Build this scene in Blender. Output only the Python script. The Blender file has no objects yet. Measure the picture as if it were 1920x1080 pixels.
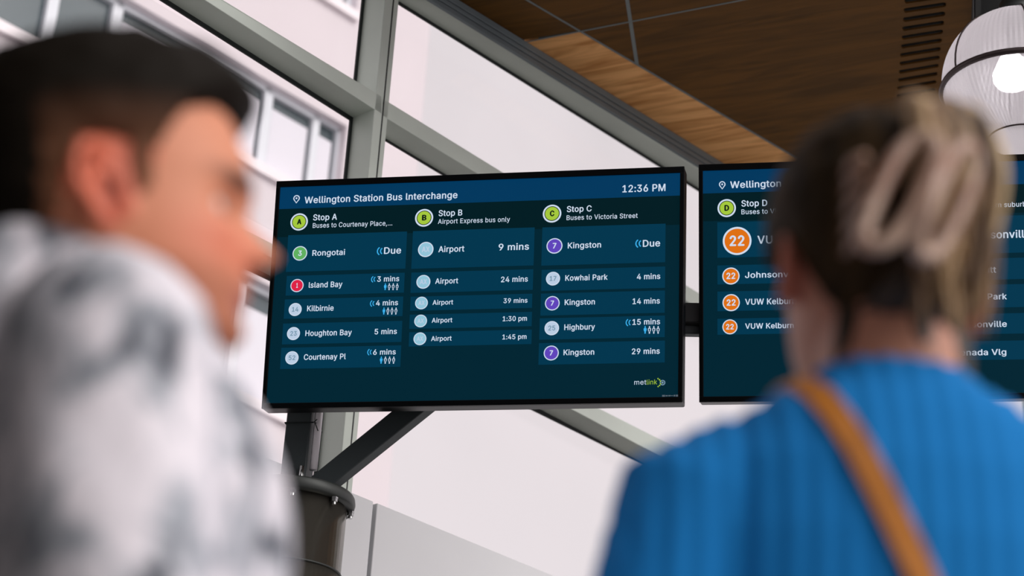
import bpy, bmesh, math, random
import numpy as np
from mathutils import Vector, Matrix, Quaternion, noise
random.seed(7)
C = bpy.context.scene.collection
S = bpy.context.scene
R = math.radians

# ---------------------------------------------------------------- camera
CAM = Vector((0.0, 0.0, 0.85))
PITCH, ROLL, F = 0.42899, 0.06479, 4000.0
fwd = Vector((0, math.cos(PITCH), math.sin(PITCH)))
up0 = Vector((0, -math.sin(PITCH), math.cos(PITCH)))
rt0 = Vector((1, 0, 0))
crt = rt0 * math.cos(ROLL) + up0 * math.sin(ROLL)
cup = -rt0 * math.sin(ROLL) + up0 * math.cos(ROLL)
cd = bpy.data.cameras.new('camera')
cam = bpy.data.objects.new('camera', cd); C.objects.link(cam)
m = Matrix((crt, cup, -fwd)).transposed().to_4x4(); m.translation = CAM
cam.matrix_world = m
cd.sensor_width = 36.0
cd.lens = F / 1920 * 36.0
cd.clip_start = 0.05; cd.clip_end = 400
cd.dof.use_dof = True
cd.dof.focus_distance = 6.35
cd.dof.aperture_fstop = 3.0
S.camera = cam

# ---------------------------------------------------------------- sky, sun, exposure
w = bpy.data.worlds.new('overcast_sky'); S.world = w; w.use_nodes = True
bg = w.node_tree.nodes['Background']
bg.inputs[0].default_value = (0.84, 0.765, 0.795, 1); bg.inputs[1].default_value = 1.0
sl = bpy.data.lights.new('sun', 'SUN'); sl.energy = 2.2; sl.angle = R(50); sl.color = (1.0, 0.95, 0.92)
sun = bpy.data.objects.new('sun', sl); C.objects.link(sun)
sun.rotation_euler = Vector((-0.72, 0.42, -0.55)).to_track_quat('-Z', 'Y').to_euler()
S.view_settings.view_transform = 'Standard'
S.view_settings.look = 'None'
S.view_settings.exposure = 0.0
S.view_settings.gamma = 1.0
S.view_settings.use_curve_mapping = False

# ---------------------------------------------------------------- helpers
def s2l(c):
    c /= 255.0
    return c / 12.92 if c <= 0.04045 else ((c + 0.055) / 1.055) ** 2.4
def rgb(r, g, b): return (s2l(r), s2l(g), s2l(b), 1)
def ray(px, py):
    return (fwd + crt * ((px - 960) / F) + cup * ((540 - py) / F))
def at(px, py, d): return CAM + ray(px, py) * d
def on_plane(px, py, p0, n):
    d = ray(px, py); t = (p0 - CAM).dot(n) / d.dot(n)
    return CAM + d * t

def mat(name, col, rough=0.6, metal=0.0, bump=None, var=None, emit=None, es=1.0, spec=0.5, stretch=None, alpha=None):
    mt = bpy.data.materials.new(name); mt.use_nodes = True
    nt = mt.node_tree; b = nt.nodes['Principled BSDF']
    b.inputs['Base Color'].default_value = col
    b.inputs['Roughness'].default_value = rough
    b.inputs['Metallic'].default_value = metal
    b.inputs['Specular IOR Level'].default_value = spec
    if emit:
        b.inputs['Emission Color'].default_value = emit; b.inputs['Emission Strength'].default_value = es
    if var or bump:
        tc = nt.nodes.new('ShaderNodeTexCoord'); mp = nt.nodes.new('ShaderNodeMapping')
        nt.links.new(tc.outputs['Object'], mp.inputs['Vector'])
        if stretch: mp.inputs['Scale'].default_value = stretch
    if var:
        sc, amt = var[0], var[1]
        n = nt.nodes.new('ShaderNodeTexNoise'); n.inputs['Scale'].default_value = sc; n.inputs['Detail'].default_value = 5
        nt.links.new(mp.outputs[0], n.inputs['Vector'])
        r_ = nt.nodes.new('ShaderNodeValToRGB'); nt.links.new(n.outputs['Fac'], r_.inputs[0])
        c2 = var[2] if len(var) > 2 else (col[0] * (1 - amt), col[1] * (1 - amt), col[2] * (1 - amt), 1)
        r_.color_ramp.elements[0].position = 0.35; r_.color_ramp.elements[1].position = 0.65
        r_.color_ramp.elements[0].color = c2; r_.color_ramp.elements[1].color = col
        nt.links.new(r_.outputs[0], b.inputs['Base Color'])
    if bump:
        n2 = nt.nodes.new('ShaderNodeTexNoise'); n2.inputs['Scale'].default_value = bump[0]; n2.inputs['Detail'].default_value = 3
        nt.links.new(mp.outputs[0], n2.inputs['Vector'])
        bp = nt.nodes.new('ShaderNodeBump'); bp.inputs['Strength'].default_value = bump[1]; bp.inputs['Distance'].default_value = 0.01
        nt.links.new(n2.outputs['Fac'], bp.inputs['Height']); nt.links.new(bp.outputs[0], b.inputs['Normal'])
    return mt

def tag(o, label=None, cat=None, group=None, kind=None):
    if label: o['label'] = label
    if cat: o['category'] = cat
    if group: o['group'] = group
    if kind: o['kind'] = kind
    return o
def empty(name, loc=(0, 0, 0), rot=None, parent=None):
    o = bpy.data.objects.new(name, None); C.objects.link(o); o.location = loc
    o.empty_display_size = 0.1
    if rot is not None:
        o.rotation_mode = 'QUATERNION'; o.rotation_quaternion = rot
    if parent: o.parent = parent
    return o
def link(name, me, mt, parent=None, smooth=False, loc=None):
    if smooth:
        for p in me.polygons: p.use_smooth = True
    if mt is not None and not me.materials:
        for q in (mt if isinstance(mt, (list, tuple)) else [mt]): me.materials.append(q)
    o = bpy.data.objects.new(name, me); C.objects.link(o)
    if parent: o.parent = parent
    if loc is not None: o.location = loc
    return o
class MB:
    def __init__(s): s.v = []; s.f = []
    def add(s, vs, fs):
        n = len(s.v); s.v += [tuple(v) for v in vs]; s.f += [tuple(i + n for i in f) for f in fs]; return s
    def box(s, a, b):
        x0, y0, z0 = a; x1, y1, z1 = b
        vs = [(x, y, z) for x in (x0, x1) for y in (y0, y1) for z in (z0, z1)]
        return s.add(vs, [(0, 1, 3, 2), (4, 6, 7, 5), (0, 4, 5, 1), (2, 3, 7, 6), (0, 2, 6, 4), (1, 5, 7, 3)])
    def prism(s, pts, off):           # polygon pts extruded by the vector off
        n = len(pts); off = Vector(off); pts = [Vector(p) for p in pts]
        vs = pts + [p + off for p in pts]
        fs = [tuple(range(n)), tuple(range(2 * n - 1, n - 1, -1))] + [(i, i + n, (i + 1) % n + n, (i + 1) % n) for i in range(n)]
        return s.add(vs, fs)
    def tube(s, pts, r, n=12, cap=True):
        pts = [Vector(p) for p in pts]; rs = r if isinstance(r, (list, tuple)) else [r] * len(pts)
        rings = []; prev = None
        for i, p in enumerate(pts):
            t = (pts[min(i + 1, len(pts) - 1)] - pts[max(i - 1, 0)]).normalized()
            a = prev if prev is not None else (Vector((0, 0, 1)) if abs(t.z) < 0.9 else Vector((1, 0, 0)))
            u = (a - t * a.dot(t)).normalized(); prev = u; v = t.cross(u)
            rings.append([p + (u * math.cos(2 * math.pi * k / n) + v * math.sin(2 * math.pi * k / n)) * rs[i] for k in range(n)])
        vs = [q for rg in rings for q in rg]
        fs = [(i * n + k, i * n + (k + 1) % n, (i + 1) * n + (k + 1) % n, (i + 1) * n + k) for i in range(len(pts) - 1) for k in range(n)]
        if cap: fs += [tuple(range(n - 1, -1, -1)), tuple(range((len(pts) - 1) * n, len(pts) * n))]
        return s.add(vs, fs)
    def lathe(s, prof, n=32, c=(0, 0, 0), caps=True):   # prof: list of (r,z)
        vs = [(c[0] + r * math.cos(2 * math.pi * k / n), c[1] + r * math.sin(2 * math.pi * k / n), c[2] + z) for r, z in prof for k in range(n)]
        m_ = len(prof)
        fs = [(i * n + k, i * n + (k + 1) % n, (i + 1) * n + (k + 1) % n, (i + 1) * n + k) for i in range(m_ - 1) for k in range(n)]
        if caps: fs += [tuple(range(n - 1, -1, -1)), tuple(range((m_ - 1) * n, m_ * n))]
        return s.add(vs, fs)
    def torus(s, c, R_, r, n=48, m_=8, u=(1, 0, 0), v=(0, 1, 0)):
        u = Vector(u); v = Vector(v); nn = u.cross(v); c = Vector(c); vs = []
        for i in range(n):
            a = 2 * math.pi * i / n; d = u * math.cos(a) + v * math.sin(a)
            for j in range(m_):
                b = 2 * math.pi * j / m_
                vs.append(c + d * (R_ + r * math.cos(b)) + nn * (r * math.sin(b)))
        fs = [(i * m_ + j, ((i + 1) % n) * m_ + j, ((i + 1) % n) * m_ + (j + 1) % m_, i * m_ + (j + 1) % m_) for i in range(n) for j in range(m_)]
        return s.add(vs, fs)
    def mesh(s, name='mesh', recalc=True):
        me = bpy.data.meshes.new(name); me.from_pydata(s.v, [], s.f)
        if recalc:
            bm = bmesh.new(); bm.from_mesh(me); bmesh.ops.recalc_face_normals(bm, faces=bm.faces[:]); bm.to_mesh(me); bm.free()
        me.update(); return me
    def build(s, name, mt, parent=None, smooth=False, loc=None):
        return link(name, s.mesh(name), mt, parent, smooth, loc)
def bevel(o, wd=0.003, seg=2):
    md = o.modifiers.new('bevel', 'BEVEL'); md.width = wd; md.segments = seg; md.limit_method = 'ANGLE'
    return o

# ---------------------------------------------------------------- materials
def wood_mat(name, c1, c2, rotz):
    mt = bpy.data.materials.new(name); mt.use_nodes = True; nt = mt.node_tree; b = nt.nodes['Principled BSDF']
    tc = nt.nodes.new('ShaderNodeTexCoord'); mp = nt.nodes.new('ShaderNodeMapping')
    mr_ = nt.nodes.new('ShaderNodeMapping'); mr_.inputs['Rotation'].default_value = (0, 0, rotz)
    nt.links.new(tc.outputs['Object'], mr_.inputs['Vector']); mp.inputs['Scale'].default_value = (0.8, 5.5, 1.0)
    nt.links.new(mr_.outputs[0], mp.inputs['Vector'])
    n = nt.nodes.new('ShaderNodeTexNoise'); n.inputs['Scale'].default_value = 2.2; n.inputs['Detail'].default_value = 7; n.inputs['Distortion'].default_value = 1.6
    nt.links.new(mp.outputs[0], n.inputs['Vector'])
    r_ = nt.nodes.new('ShaderNodeValToRGB'); r_.color_ramp.elements[0].position = 0.33; r_.color_ramp.elements[1].position = 0.62
    r_.color_ramp.elements[0].color = c1; r_.color_ramp.elements[1].color = c2
    nt.links.new(n.outputs['Fac'], r_.inputs[0]); nt.links.new(r_.outputs[0], b.inputs['Base Color'])
    bp = nt.nodes.new('ShaderNodeBump'); bp.inputs['Strength'].default_value = 0.25; bp.inputs['Distance'].default_value = 0.004
    nt.links.new(n.outputs['Fac'], bp.inputs['Height']); nt.links.new(bp.outputs[0], b.inputs['Normal'])
    b.inputs['Roughness'].default_value = 0.6; b.inputs['Specular IOR Level'].default_value = .15
    return mt
WY = 0.84807
KANG = 1.2947
M = dict(
    alu=mat('painted_grey_aluminium', rgb(208, 218, 208), 0.45, 0.0, bump=(40, 0.05), var=(3, 0.10)),
    alu_dark=mat('grey_flashing', rgb(116, 128, 132), 0.5, 0.2, var=(4, 0.15)),
    gasket=mat('black_rubber_gasket', rgb(14, 24, 24), 0.5),
    sill=mat('light_grey_composite_panel', rgb(226, 228, 230), 0.5, var=(1.2, 0.05)),
    joint=mat('grey_ceiling_joint_trim', rgb(120, 128, 128), 0.6),
    duct=mat('dark_duct', rgb(10, 12, 10), 0.9),
    ply=wood_mat('stained_plywood', rgb(82, 55, 18), rgb(106, 71, 25), KANG),
    ply_light=wood_mat('pale_plywood', rgb(196, 134, 74), rgb(246, 186, 122), KANG),
    steel_dark=mat('charcoal_powder_coated_steel', rgb(48, 56, 58), 0.55, 0.0, bump=(60, 0.05)),
    plate=mat('black_steel', rgb(14, 16, 17), 0.5),
    gal=mat('brushed_steel', rgb(176, 178, 178), 0.25, 1.0),
    column=mat('dark_metallic_column_paint', rgb(138, 134, 124), 0.24, 0.9, var=(5, 0.12)),
    flange=mat('dark_flange', rgb(52, 56, 54), 0.45, 0.4),
    bezel=mat('black_screen_bezel', rgb(6, 8, 10), 0.35, spec=0.15),
    facade=mat('white_rendered_facade', rgb(226, 217, 221), 0.8, bump=(8, 0.1), var=(0.4, 0.04)),
    ledge=mat('white_facade_ledge', rgb(252, 244, 247), 0.7),
    wframe=mat('pale_window_frame', rgb(226, 230, 236), 0.5),
    blind=mat('pale_roller_blind', rgb(232, 230, 238), 0.8),
    farglass=mat('far_window_glass', rgb(70, 84, 90), 0.2, 0.0, spec=0.35),
    paving=mat('grey_concrete_paving', rgb(120, 118, 116), 0.85, bump=(20, 0.2), var=(2, 0.2)),
)
g = bpy.data.materials.new('clear_glass'); g.use_nodes = True; nt = g.node_tree
for n in list(nt.nodes):
    if n.type == 'BSDF_PRINCIPLED': nt.nodes.remove(n)
out = nt.nodes['Material Output']; tr = nt.nodes.new('ShaderNodeBsdfTransparent'); tr.inputs[0].default_value = (0.992, 0.995, 0.992, 1)
gl = nt.nodes.new('ShaderNodeBsdfGlossy'); gl.inputs['Roughness'].default_value = 0.02
df = nt.nodes.new('ShaderNodeBsdfDiffuse'); df.inputs[0].default_value = (0.8, 0.85, 0.87, 1)
mx = nt.nodes.new('ShaderNodeMixShader'); mx2 = nt.nodes.new('ShaderNodeMixShader')
ns = nt.nodes.new('ShaderNodeTexNoise'); ns.inputs['Scale'].default_value = 1.4
tc = nt.nodes.new('ShaderNodeTexCoord'); nt.links.new(tc.outputs['Object'], ns.inputs['Vector'])
mr = nt.nodes.new('ShaderNodeMapRange'); mr.inputs[1].default_value = 0.4; mr.inputs[2].default_value = 0.8; mr.inputs[3].default_value = 0.0; mr.inputs[4].default_value = 0.06
nt.links.new(ns.outputs['Fac'], mr.inputs[0])
mx.inputs[0].default_value = 0.03; nt.links.new(tr.outputs[0], mx.inputs[1]); nt.links.new(gl.outputs[0], mx.inputs[2])
nt.links.new(mr.outputs[0], mx2.inputs[0]); nt.links.new(mx.outputs[0], mx2.inputs[1]); nt.links.new(df.outputs[0], mx2.inputs[2])
nt.links.new(mx2.outputs[0], out.inputs[0]); M['glass'] = g

# ---------------------------------------------------------------- floor and glazed wall
fb = MB().box((-9, -6, -0.2), (9, 12.5, 0))
M['asphalt'] = mat('dark_asphalt_road', rgb(84, 84, 86), .9, bump=(40, .2))
tag(MB().box((-40, 12.5, -.25), (40, 60, 0)).build('ground', M['asphalt']), 'dark asphalt street in front of the office building', kind='structure')
floor = tag(fb.build('floor', M['paving']), 'grey concrete paving of the interchange', kind='structure')

M['render'] = mat('dark_light_blocker', rgb(70, 70, 68), .85, bump=(15, .2))
o = tag(MB().box((-5.0, -6, 0), (-4.7, 4.2, 5.2)).build('shade_wall_left', M['render']), 'added dark wall out of view on the left, blocking light', kind='structure')  # unseen wall, added to darken the left side
o = tag(MB().box((-4.7, -6.3, 0), (1.5, -6.0, 5.2)).build('wall_back', M['render']), 'added dark wall behind the viewpoint, blocking light from the rear', kind='structure')  # unseen, added to cut the light from behind
o = tag(MB().box((-5.0, -6.3, 5.2), (-.3, 3.9, 5.4)).build('ceiling', M['render']), 'added dark slab out of view overhead, shading the left side', kind='structure')  # unseen roof, added to keep overhead light off the left
wdir = Vector((math.cos(WY), math.sin(WY), 0))
nout = Vector((-math.sin(WY), math.cos(WY), 0))       # outwards through the glass
W0 = at(706, 328, 7.3)
def W(px, py, off=0.0): return on_plane(px, py, W0 + nout * off, nout)
D = 0.11
win = empty('window_1', (W0.x, W0.y, 0)); tag(win, 'tall glazed curtain wall of grey aluminium box sections behind the screens', kind='structure')
def wpart(mb, name, mt, bv=0.002):
    mb.v = [tuple(Vector(v) - win.location) for v in mb.v]
    o = mb.build(name, mt, win)
    if bv: bevel(o, bv, 2)
    return o
# front faces as quads on the wall plane, extruded outwards to the glass line
def lerpx(a, b, x): return a[1] + (b[1] - a[1]) * (x - a[0]) / (b[0] - a[0])
def mullion(xl, xr, y0, y1):
    q = [W(xl - .0955 * y0, y0), W(xr - .0955 * y0, y0), W(xr - .0955 * y1, y1), W(xl - .0955 * y1, y1)]
    wpart(MB().prism(q, nout * D), 'mullion', M['alu'])
    xs = 738.2
    q = [W(xs - 1.1 - .0955 * y0, y0, -.001), W(xs + 1.1 - .0955 * y0, y0, -.001), W(xs + 1.1 - .0955 * y1, y1, -.001), W(xs - 1.1 - .0955 * y1, y1, -.001)]
    wpart(MB().prism(q, nout * .004), 'seam', M['gasket'], 0)
mullion(722, 748, -260, 1400)
def transom(name, t0, t1, b0, b1, x0, x1, mt=None, depth=D):
    q = [W(x0, lerpx(t0, t1, x0)), W(x1, lerpx(t0, t1, x1)), W(x1, lerpx(b0, b1, x1)), W(x0, lerpx(b0, b1, x0))]
    return wpart(MB().prism(q, nout * depth), name, mt or M['alu'])
transom('transom', (416, 0), (705, 174), (385, 0.5), (703, 205.5), -150, 716)
transom('transom', (730, 192), (1282, 532), (728, 223.5), (1282, 561), 716, 1950)
transom('transom', (503, 453), (1111.5, 760), (503, 480.5), (1058, 760), -150, 680)
transom('transom', (1111.5, 759.8), (1260, 835), (1058, 759.8), (1236, 854.8), 680, 1950)
# header: sloping beam that carries the ceiling edge
HT = ((873.6, 11.9), (1348.6, 304.8)); HM = ((810, 0.5), (1309, 317))
transom('header_beam', HT[0], HT[1], HM[0], HM[1], 560, 1950)
# flashing strips: two thin grooves along the header face
for k, (da, db) in enumerate(((-4, 8), (10, 18), (20, 30))):
    q = [W(560, lerpx(*HT, 560) + da, -.012), W(1950, lerpx(*HT, 1950) + da, -.012), W(1950, lerpx(*HT, 1950) + db, -.012), W(560, lerpx(*HT, 560) + db, -.012)]
    wpart(MB().prism(q, nout * .013), 'flashing_strip', M['alu_dark'], 0.002)
# the next mullions along the wall, upright from the floor to the header
mwid = (W(748, 300) - W(722, 300)).length
for px_, py_ in ((1570, 600), (1950, 700)):
    p = W(px_, py_, -.0005); z1 = W(px_, lerpx(*HM, px_)).z; a = Vector((p.x, p.y, 0)); b = a + wdir * mwid
    wpart(MB().prism([a, b, b + Vector((0, 0, z1)), a + Vector((0, 0, z1))], nout * (D + .001)), 'mullion', M['alu'])
# glass panes (each between members) and their black gaskets
def pane(pts, clip=None):
    q = [W(px, py, D * .98) for px, py in pts]
    wpart(MB().prism(q, nout * .010), 'pane', M['glass'], 0)
def gasket(a, b, wd=5.0):
    a = Vector(a); b = Vector(b); n2 = Vector((-(b - a).y, (b - a).x)).normalized() * wd
    q = [W(a.x, a.y, D * .93), W(b.x, b.y, D * .93), W(b.x + n2.x, b.y + n2.y, D * .93), W(a.x + n2.x, a.y + n2.y, D * .93)]
    wpart(MB().prism(q, nout * .012), 'gasket', M['gasket'], 0)
UL = ((269, 0), (659, 227.6)); UR = ((721, 273), (818, 328)); LB = ((981, 763.7), (1218.4, 882.5)); HB = ((747, 17.8), (1269.5, 310.8))
def ly(l, x): return lerpx(l[0], l[1], x)
pane([(-150, -430), (725, -170), (712, 180), (-150, -330)])
pane([(-150, ly(UL, -150) - 12), (662, ly(UL, 662) - 8), (638, 495), (-150, 90)])
pane([(-150, ly(LB, -150) - 12), (640, ly(LB, 640) - 6), (590, 1010), (-150, 720)])
pane([(748, ly(HB, 748) - 8), (1950, ly(HB, 1950) - 8), (1950, 960), (724, 215)])
pane([(718, ly(UR, 718) - 6), (1950, ly(UR, 1950) - 6), (1950, 1235), (680, 560)])
pane([(676, ly(LB, 676) - 6), (1950, ly(LB, 1950) - 6), (1950, 1480), (650, 960)])
def edge_gasket(t, b, x0, x1, h=.020):     # runs under a horizontal member, against the glass
    p, q = (W(x, lerpx(*b, x)) + nout * D * .93 + Vector((0, 0, .004)) for x in (x0, x1))
    wpart(MB().prism([p, q, q - Vector((0, 0, h)), p - Vector((0, 0, h))], nout * .006), 'gasket', M['gasket'], 0)
def side_gasket(y0, y1, wd=.016):          # beside the mullion
    p, q = (W(722 - .0955 * y, y) + nout * D * .93 + wdir * .003 for y in (y0, y1))
    wpart(MB().prism([p, q, q - wdir * wd, p - wdir * wd], nout * .006), 'gasket', M['gasket'], 0)
edge_gasket(0, ((385, 0.5), (703, 205.5)), -150, 712)
edge_gasket(0, ((503, 480.5), (1058, 760)), -150, 668); edge_gasket(0, ((503, 480.5), (1058, 760)), 690, 1950)
edge_gasket(0, ((728, 223.5), (1282, 561)), 740, 1950, .012); edge_gasket(0, HM, 745, 1950, .016)
side_gasket(-200, 1000)

# sill panels (light grey) in front of the glazing foot, down to the floor
SL = ((627, 910), (1040, 1080))
wl = empty('wall_back', (W0.x, W0.y, 0)); tag(wl, 'low wall of light grey panels under the glazing', kind='structure')
for x0, x1, xb0, xb1 in ((-300, 700.5, None, None), (707.5, 2100, None, None)):
    a = W(x0, ly(SL, x0), -.05); b = W(x1, ly(SL, x1), -.05)
    q = [a, b, Vector((b.x, b.y, 0)), Vector((a.x, a.y, 0))]
    mb = MB().prism(q, nout * .04); mb.v = [tuple(Vector(v) - wl.location) for v in mb.v]
    bevel(mb.build('panel', M['sill'], wl), .003)
a = W(640, ly(SL, 640) + 8, -.012); b = W(800, ly(SL, 800) + 8, -.012)
mb = MB().prism([a, b, Vector((b.x, b.y, 0)), Vector((a.x, a.y, 0))], nout * .02); mb.v = [tuple(Vector(v) - wl.location) for v in mb.v]
mb.build('joint_backing', M['gasket'], wl)

# ---------------------------------------------------------------- plywood ceiling on a plane through the header's top edge
pa = W(*HT[0]); pb = W(*HT[1])
cn = (pb - pa).cross(-nout).normalized()
if cn.z < 0: cn = -cn
def CE(px, py, off=0.0): return on_plane(px, py, pa + cn * off, cn)
O3 = CE(1500, 60)
ceil = empty('ceiling', O3); tag(ceil, 'dark stained plywood ceiling of large sheets with grey joints', kind='structure')
ex = wdir.copy(); ex = (ex - cn * ex.dot(cn)).normalized(); ey = cn.cross(ex)
ceil.rotation_mode = 'QUATERNION'
ceil.rotation_quaternion = Matrix((ex, ey, cn)).transposed().to_quaternion()
def cl(p): d = p - O3; return (d.dot(ex), d.dot(ey), d.dot(cn))
def inset(pts, d):
    n = len(pts); res = []
    area = sum(pts[i][0] * pts[(i + 1) % n][1] - pts[(i + 1) % n][0] * pts[i][1] for i in range(n))
    s = 1 if area > 0 else -1
    for i in range(n):
        p0, p1, p2 = (Vector(pts[j % n][:2]) for j in (i - 1, i, i + 1))
        e1 = (p1 - p0).normalized(); e2 = (p2 - p1).normalized()
        n1 = Vector((-e1.y, e1.x)) * s; n2 = Vector((-e2.y, e2.x)) * s
        k = (n1 + n2); k = k / max(k.dot(n1), .2)
        res.append((p1.x + k.x * d, p1.y + k.y * d))
    return res
def curve_panel(name, outer, holes, mt, z0, th, parent):
    cu = bpy.data.curves.new(name, 'CURVE'); cu.dimensions = '2D'; cu.fill_mode = 'BOTH'; cu.extrude = th / 2
    for poly in [outer] + holes:
        sp = cu.splines.new('POLY'); sp.points.add(len(poly) - 1); sp.use_cyclic_u = True
        for i, p in enumerate(poly): sp.points[i].co = (p[0], p[1], 0, 1)
    tmp = bpy.data.objects.new('tmp', cu); C.objects.link(tmp)
    me = bpy.data.meshes.new_from_object(tmp.evaluated_get(bpy.context.evaluated_depsgraph_get()))
    bpy.data.objects.remove(tmp)
    me.materials.clear()
    o = link(name, me, mt, parent); o.location = (0, 0, z0 + th / 2); return o
J1 = ((988, 0), (1392, 237)); K = ((1087, 59), (1392, 0)); KP = ((1176, 0), (1194, 119))
def isect(l, m2):
    (x1, y1), (x2, y2) = l; (x3, y3), (x4, y4) = m2
    d = (x1 - x2) * (y3 - y4) - (y1 - y2) * (x3 - x4)
    a_ = x1 * y2 - y1 * x2; b_ = x3 * y4 - y3 * x4
    return ((a_ * (x3 - x4) - (x1 - x2) * b_) / d, (a_ * (y3 - y4) - (y1 - y2) * b_) / d)
def on(l, x): return (x, ly(l, x))
def onY(l, y): return (l[0][0] + (l[1][0] - l[0][0]) * (y - l[0][1]) / (l[1][1] - l[0][1]), y)
hk = isect(HT, ((1087, 59), (988, 75))); jk = isect(J1, K); kk = isect(K, KP); jkp = isect(J1, KP)
REND = ((1826, 0), (1812, 240))
panels = [
    ([on(HT, 700), hk, jk, on(J1, 800)], [], M['ply']),
    ([hk, on(HT, 1700), on(J1, 1740), jk], [], M['ply_light']),
    ([on(J1, 800), jk, kk, onY(KP, -420)], [], M['ply']),
    ([onY(KP, -420), kk, on(K, 1790), (1790 + 50, -420)], [], M['ply']),
    ([jk, jkp, kk], [], M['ply']),
]
slots = []
for i in range(12):
    t = i / 11
    l = Vector((1695.5 - 14.3 * t, 3 + 177.8 * t + 4 * math.sin(math.pi * t))); r_ = Vector((1776.5 - 22.5 * t, -9 + 177 * t + 4 * math.sin(math.pi * t)))
    ax = (r_ - l).normalized(); pn = Vector((-ax.y, ax.x)); h = 4.6 - 1.6 * t
    pts = []
    for k in range(7):
        a_ = math.pi / 2 + math.pi * k / 6; pts.append(l + ax * (h + math.cos(a_) * h) + pn * math.sin(a_) * h)
    for k in range(7):
        a_ = -math.pi / 2 + math.pi * k / 6; pts.append(r_ + ax * (-h + math.cos(a_) * h) + pn * math.sin(a_) * h)
    slots.append([cl(CE(p.x, p.y))[:2] for p in pts])
xK = isect(K, REND)
panels.append(([jkp, kk, on(K, 1770), onY(REND, -60), onY(REND, 260), (1812, 480), on(J1, 1740)], slots, M['ply']))
for pts, holes, mt in panels:
    loc = [cl(CE(x, y))[:2] for x, y in pts]
    curve_panel('ceiling_panel', inset(loc, .006), holes, mt, 0.0, .008, ceil)
# grey trim strips seen in the joints
def strip(l, x0, x1, wd=.012, yy=False):
    a_ = Vector(cl(CE(*(onY(l, x0) if yy else on(l, x0))))[:2]); b_ = Vector(cl(CE(*(onY(l, x1) if yy else on(l, x1))))[:2])
    n_ = Vector((-(b_ - a_).y, (b_ - a_).x)).normalized() * wd / 2
    MB().prism([(*(a_ + n_), -.001), (*(b_ + n_), -.001), (*(b_ - n_), -.001), (*(a_ - n_), -.001)], (0, 0, .016)).build('joint_trim', M['joint'], ceil)
strip(J1, 800, 1740, .008); strip(K, hk[0], 1770, .007); strip(KP, -420, jkp[1], .014, True)
# deck above the sheets (keeps the daylight out) and duct over the vent
q = [cl(CE(x, y))[:2] for x, y in (on(HT, 600), on(HT, 1800), (1822, 480), (1826, -60), (1900, -480), (900, -480))]
MB().prism([(x, y, .02) for x, y in q], (0, 0, .10)).build('deck', M['plate'], ceil)
q = [cl(CE(x, y))[:2] for x, y in ((1826, 480), (2350, 480), (2350, -480), (1830, -480))]
MB().prism([(x, y, .35) for x, y in q], (0, 0, .10)).build('upper_deck', M['plate'], ceil)
q = [cl(CE(x, y))[:2] for x, y in ((1828, 480), (1828.5, -480), (1840, -480), (1838, 480))]
MB().prism([(x, y, -.02) for x, y in q], (0, 0, .38)).build('edge_fascia', M['plate'], ceil)


# deck reaching further over the waiting area, behind the viewpoint
zt = O3.z + .12

# ---------------------------------------------------------------- building across the street
F0 = at(700, 300, 19.0)
def FA(px, py, off=0.0): return on_plane(px, py, F0 + nout * off, nout)
bld = empty('office_building', (FA(760, 500).x, FA(760, 500).y, 0))
tag(bld, 'pale rendered office building with grey strip windows beyond the glass', 'building')
def bpart(mb, name, mt, parent=None, off=None):
    mb.v = [tuple(Vector(v) - bld.location) for v in mb.v]; return mb.build(name, mt, parent or bld)
tr_ = FA(813, -30, 0); L0 = FA(-700, 300)
tl = L0.copy()
topz = FA(700, -420).z
e = FA(806, 50); x0 = e
wl0 = Vector((tl.x, tl.y, 0)); wr0 = Vector((e.x, e.y, 0))
# strip windows: rows parallel to the horizontal direction of the facade
def fz(px, py): return FA(px, py).z
def along(px, py): return (FA(px, py) - wl0).dot(wdir)
Lw = (wr0 - wl0).length

rows = [(fz(540, 344), fz(540, 172), [-1.0, along(108, 30), along(235, 10), along(514, 200), along(606, 240), along(646, 280)]),
        (fz(480, 760), fz(480, 523), [-1.0, along(250, 500), along(461, 560), along(580, 640)]),
        (fz(640, 14), fz(640, 14) + 1.5, [-1.0, along(420, -60), along(520, -40), along(612, 0), along(668, 24)])]
# wall slabs between the rows so that the windows are real recesses
zs = [0.0] + [z for r__ in sorted([(rows[1][0], rows[1][1]), (rows[0][0], rows[0][1]), (rows[2][0], rows[2][1])]) for z in r__] + [topz + 2]

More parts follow.
